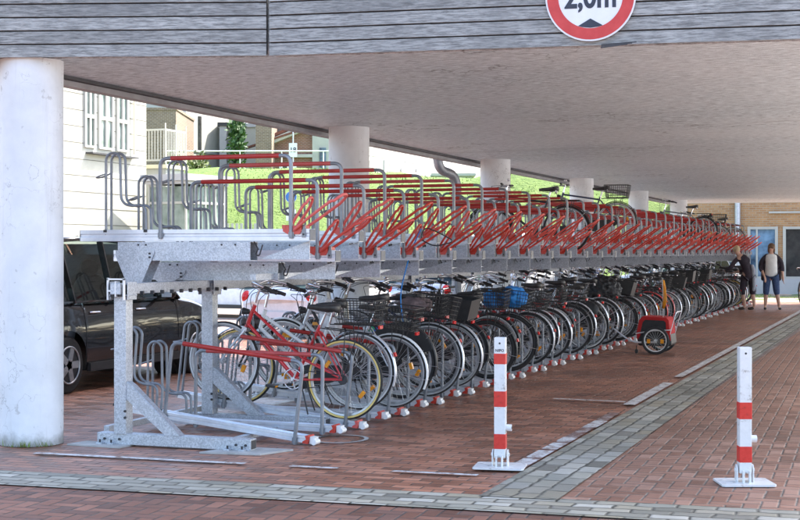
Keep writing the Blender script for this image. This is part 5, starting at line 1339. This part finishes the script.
def slab_house(name, label, px0, px1, d, ytop, m_, zb=0, depth=6, cat='house', extra=None):
    c = at((px0+px1)/2, d+depth/2); wpx = (px1-px0)/1435*d; zt_ = hy(ytop, d)
    t = thing(name, label, cat, (c.x, c.y, zb), (0,0,YAW)); mb = MB(); mb.box((0,0,(zt_-zb)/2), (wpx,depth,zt_-zb)); build('wall', mb, m_, t); return t, wpx, zt_, depth
# distant brown-brick tower block behind the balcony
t, w_, z_, dp = slab_house('tile_hung_house', 'house with brown tile-hung wall rising behind the balcony', 148, 186, 70, 110, 'brickbrown')
mb = MB(); mb.box((0,0,z_+.06), (w_+.1,dp+.1,.12)); build('roof', mb, 'brickbrown', t)
t, yy_, z_, lx, lz = side_house('white_hall', 'plain white hall with narrow black slit window behind the grass', 186, 230, -36, 70, 'plaster_white')
mb = MB(); mb.box((4.02, lx(199.5), lz(134,199.5)), (.04, .32, 1.9)); build('slit_window', mb, 'darkpane', t)
mb = MB(); mb.box((4.03, 0, lz(153,210)), (.06, yy_[1]-yy_[0], .10)); build('string_course', mb, 'plaster_grey', t)
mb = MB(); mb.box((0,0,z_+.1), (8.4, yy_[1]-yy_[0]+.4, .2)); build('roof', mb, 'soffit', t)
t, w_, z_, dp = slab_house('grey_stair_tower', 'narrow grey tower beside the ivy', 226, 233, 78, 126, 'plaster_grey')
mb = MB(); mb.box((0,0,z_+.1), (w_+.2,dp+.2,.2)); build('roof', mb, 'soffit', t)
t, yy_, z_, lx, lz = side_house('white_gabled_house', 'white house wall right of the ivy column', 241, 262, -37, 78, 'plaster_white')
mb = MB(); mb.box((4.03, lx(246), 5), (.06,.10,9)); build('downpipe', mb, 'plaster_grey', t)
mb = MB(); mb.box((0,0,z_+.1), (8.4, yy_[1]-yy_[0]+.4, .2)); build('roof', mb, 'roof', t)
t, w_, z_, dp = slab_house('brown_brick_tower', 'brown brick tower wall under the deck edge', 261, 277, 74, 75, 'brickbrown')
mb = MB(); mb.box((0,0,z_+.1), (w_+.2,dp+.2,.2)); build('roof', mb, 'soffit', t)
# red brick gabled house with white raking boards
c = at(297, 76); t = thing('gabled_brick_house', 'red brick house with white sloping bargeboard behind the grass bank', 'house', (c.x, c.y, 0), (0,0,YAW))
def lx(px): return (px-297)/1435*76
mb = MB(); mb.prism([(lx(272), 0), (lx(318), 0), (lx(318), hy(124,76)), (lx(308), hy(128,76)), (lx(272), hy(143,76))], 0, 6); build('wall', mb, 'brickred', t)
mb = MB(); mb.bar((lx(262),-.2,hy(146,76)), (lx(322),-.2,hy(121,76)), .5, .28); mb.bar((lx(248),-.3,hy(148,76)), (lx(300),-.3,hy(131,76)), .4, .10, 1); build('bargeboard', mb, ['plaster_white', 'roof'], t)
mb = MB(); mb.bar((lx(262),3,hy(146,76)+.3), (lx(322),3,hy(121,76)+.3), 6.4, .16); build('roof', mb, 'roof', t)
mb = MB(); mb.box((lx(322),-.1,4.5), (1.0,.3,9)); mb.box((lx(290),-.15,hy(156,76)), (3.2,.2,.16)); build('white_trim', mb, 'plaster_white', t)
mb = MB(); mb.box((lx(323),-.28,hy(166,76)), (.35,.06,1.9)); build('window', mb, 'bluepane', t)
# number board on a post and small white notice boards
c = at(293, 64); t = thing('number_board', 'small white board with the number 18 before the red brick house', 'sign', (c.x, c.y, 4.6), (0,0,YAW))
zb_ = hy(150,64)-4.6; mb = MB(); mb.box((0,0,zb_), (.36,.03,.62)); build('board', mb, 'signwhite', t); ob('numerals', text('18', .30, 'signink', 'numerals', .002, .006), t, (0,-.02,zb_), (PI/2,0,0))
mb = MB(); mb.cyl((0,.05,0), (0,.05,zb_+1.0), .03, 8); build('post', mb, 'galv', t)
c = at(284, 65); t = thing('notice_board', 'low white notice board beside the number board', 'sign', (c.x, c.y, 4.7), (0,0,YAW))
zb_ = hy(166,65)-4.7; mb = MB(); mb.box((0,0,zb_), (.42,.03,.30)); mb.box((.5,0,zb_), (.12,.03,.34)); build('board', mb, 'signwhite', t); mb = MB(); mb.box((0,-.02,zb_-.05), (.28,.01,.08)); build('dark_panel', mb, 'signink', t)
mb = MB(); mb.cyl((0,.04,-.2), (0,.04,zb_), .025, 8); build('post', mb, 'galv', t)
c = at(240, 62); t = thing('handrail', 'thin pale handrail along the top of the grass bank', 'handrail', (c.x, c.y, 4.7), (0,0,YAW))
mb = MB(); z1 = hy(151,62)-4.7; mb.tube([(-3.2,0,z1), (5.4,0,z1)], .03, 6)
for x in (-3.2,-1.6,0,1.8,3.6,5.4): mb.tube([(x,0,-.3), (x,0,z1)], .025, 6)
build('rail', mb, 'whiteplastic', t)
# long white building right of second column
t, yy_, z_, lx, lz = side_house('long_white_building', 'long low white building with one window above the grass bank', 320, 505, -30, 125, 'plaster_white', 'building')
for p0, p1, y0_, y1_ in ((384,396,161,171), (366,372,160,167), (330,336,158,168)):
    mb = MB(); a_, b_ = lx(p0), lx(p1); za, zb_ = lz(y1_,p0), lz(y0_,p0); mb.box((4.03,(a_+b_)/2,(za+zb_)/2), (.08,b_-a_+.2,zb_-za+.15)); f_ = build('window', mb, 'plaster_grey', t)
    mb = MB(); mb.box((4.08,(a_+b_)/2,(za+zb_)/2), (.02,b_-a_,zb_-za)); build('pane', mb, 'winglass', f_)
mb = MB()
for px in (376, 405, 425, 434, 452): mb.box((4.01, lx(px), 6), (.03,.05,8))
for py in (152, 164): mb.box((4.012, 0, lz(py,420)), (.03, yy_[1]-yy_[0], .04))
for px in (401, 416): mb.box((4.04, lx(px), lz(170,px)), (.08,.25,.16))
build('panel_joint', mb, 'plaster_grey', t)
mb = MB(); mb.box((0,0,z_+.1), (8.4, yy_[1]-yy_[0]+.3, .2)); build('roof', mb, 'plaster_grey', t)
# grey shed with steps right of it
t, w_, z_, dp = slab_house('grey_shed', 'pale grey shed beside the downpipe above the bank', 432, 470, 66, 176, 'plaster_grey', 3.6)
mb = MB(); mb.box((0,0,z_-3.6+.06), (w_+.3,dp+.3,.12)); build('roof', mb, 'plaster_white', t)
mb = MB()
for k in range(9): mb.bar((-w_/2+.2*k,-3.04,.1), (-w_/2+.2*k+.02,-3.04,1.2), .02, .02)
build('cladding_joint', mb, 'plaster_white', t)
# fenced court low at the bank's foot (white panels behind the holders)
c = at(195, 50); t = thing('white_fence', 'white slatted fence at the foot of the grass bank', 'fence', (c.x, c.y, 0), (0,0,YAW))
mb = MB(); 
for k in range(26): mb.box((-1.9+.16*k,0,1.25), (.09,.03,2.5))
build('slats', mb, 'plaster_white', t); mb = MB(); mb.box((0.1,.04,.6), (4.2,.04,.1)); mb.box((0.1,.04,2.1), (4.2,.04,.1))
for x in (-1.95,.1,2.2): mb.box((x,.08,1.3), (.1,.1,2.6))
build('rails', mb, 'plaster_white', t)
# path sign: blue disc with white plate
c = at(291, 50); t = thing('path_sign', 'round blue walkers sign with white plate below on the grass bank', 'sign', (c.x, c.y, .6), (0,0,YAW))
z1 = hy(197,50)-.6; mb = disc(.19, -.004, .006, 32); mb.v = [(x,y,z+z1) for x, y, z in mb.v]; build('blue_disc', mb, 'signblue', t)
mb = disc(.20, -.002, .0035, 32, .185); mb.v = [(x,y,z+z1) for x, y, z in mb.v]; build('white_rim', mb, 'signwhite', t)
mb = MB()
for x, s_ in ((-.035,1.), (.06,.68)):
    q = lambda a, b: (x+a*s_, z1-.02+b*s_)
    mb.prism([q(.03*math.cos(a), .105+.03*math.sin(a)) for a in [2*PI*k/10 for k in range(10)]], -.008, -.0045)
    mb.prism([q(-.04,.07), q(.04,.07), q(.05,-.03), q(.045,-.13), q(.012,-.13), q(0,-.04), q(-.012,-.13), q(-.045,-.13), q(-.05,-.03)], -.008, -.0045)
build('walker_symbol', mb, 'signwhite', t)
mb = MB(); mb.box((0,0,hy(215,50)-.6), (.34,.012,.40)); build('lower_plate', mb, 'signwhite', t); mb = MB(); mb.cyl((0,.03,-.3), (0,.03,z1+.22), .028, 8); build('post', mb, 'galv', t)
# ivy clad column
def leaves(mb, fn, n, s0, s1, seed):
    rr = random.Random(seed)
    for k in range(n):
        p = fn(rr); a = rr.uniform(0, 2*PI); el = rr.uniform(-1, 1); s_ = rr.uniform(s0, s1)
        u = Vector((math.cos(a)*math.cos(el), math.sin(a)*math.cos(el), math.sin(el))); v_ = u.orthogonal().normalized(); w_ = u.cross(v_)
        mb.add([p-v_*s_, p-w_*s_*.6, p+v_*s_, p+w_*s_*.6], [(0,1,2,3)])
c = at(237, 68); t = thing('ivy_column', 'tall narrow ivy-covered trunk behind the upper rails', 'ivy', (c.x, c.y, 4.4)); hh = hy(121,68)-4.4
mb = MB(); mb.tube([(0,0,-.6), (.05,0,hh*.5), (0,0,hh)], [.14,.11,.06], 8); build('trunk', mb, 'bark', t)
mb = MB(); leaves(mb, lambda r: Vector((r.gauss(0,.19), r.gauss(0,.19), r.uniform(-.3, hh))), 1500, .07, .16, 1); build('crown', mb, 'leaf', t)
def shrub(px, d, py, zb, wd, ht, label, m_, n, seed, nm='shrub'):
    c = at(px, d); t = thing(nm, label, 'shrub', (c.x, c.y, zb)); r0 = random.Random(seed); mb = MB(); tips = []
    for k in range(9):
        a = r0.uniform(0, 2*PI); q = Vector((math.cos(a)*wd*.6, math.sin(a)*wd*.6, ht*r0.uniform(.5,1))); mb.tube([(0,0,-.2), q*.5+Vector((0,0,.1)), q], [.03,.02,.008], 5); tips.append(q)
    build('stems', mb, 'bark', t)
    mb = MB(); leaves(mb, lambda r: r.choice(tips)*r.uniform(.5,1.05)+Vector((r.gauss(0,wd*.16), r.gauss(0,wd*.16), r.gauss(0,ht*.1))), n, .05, .12, seed); build('crown', mb, m_, t); return t
shrub(188, 60, 155, 4.0, 1.1, 1.6, 'yellow-green spiky shrub beside the balcony', 'leafy', 1100, 3)
shrub(622, 62, 180, 4.7, 1.0, 1.1, 'dark green bush on the bank near the fourth column', 'leaf', 900, 4)
shrub(540, 61, 160, 5.3, 1.8, .9, 'dark green bush spreading on the bank right of the third column', 'leaf', 1200, 5)
# trees and hedge at the far left of the brick building
def tree(px, d, label, ht, wd, seed, m_='leaf'):
    c = at(px, d); t = thing('tree', label, 'tree', (c.x, c.y, 0)); r0 = random.Random(seed); mb = MB(); tips = []
    mb.tube([(0,0,0), (.06,.03,ht*.35), (.0,.0,ht*.7)], [.14,.10,.05], 8)
    for k in range(12):
        a = r0.uniform(0, 2*PI); z0 = ht*r0.uniform(.2,.6); q = Vector((math.cos(a)*wd*r0.uniform(.4,1), math.sin(a)*wd*r0.uniform(.4,1), min(ht, z0+ht*r0.uniform(.1,.45)))); mb.tube([(.03,.02,z0), q*.55+Vector((0,0,z0*.45)), q], [.05,.03,.01], 5); tips.append(q)
    build('trunk', mb, 'bark', t); mb = MB(); leaves(mb, lambda r: r.choice(tips)+Vector((r.gauss(0,wd*.22), r.gauss(0,wd*.22), r.gauss(0,ht*.09))), 3600, .05, .13, seed); build('crown', mb, m_, t)
#tree(712, 49, 'dark leafy tree at the far end of the bank, left of the brick building', 3.4, 1.5, 11); tree(690, 51, 'low leafy tree behind the far columns', 3.6, 1.6, 12, 'leafy')

# weed tuft at the foot of the near column
mb = MB(); r0 = random.Random(3)
for k in range(75):
    ph = rad(r0.choice([-70, -72, -66, -100, -40, -20])+r0.gauss(0, 7)); a = r0.uniform(0, 2*PI); p = Vector((-6.53+.262*math.cos(ph), 9.63+.262*math.sin(ph), .0)); L = r0.uniform(.015,.07); q = p+Vector((math.cos(a)*.03, math.sin(a)*.03, L)); s_ = Vector((math.sin(a),-math.cos(a),0))*.003
    mb.add([p-s_, p+s_, q], [(0,1,2)])
tag(build('weed_tuft', mb, 'blade'), 'small tuft of weeds at the foot of the near column', 'weed')
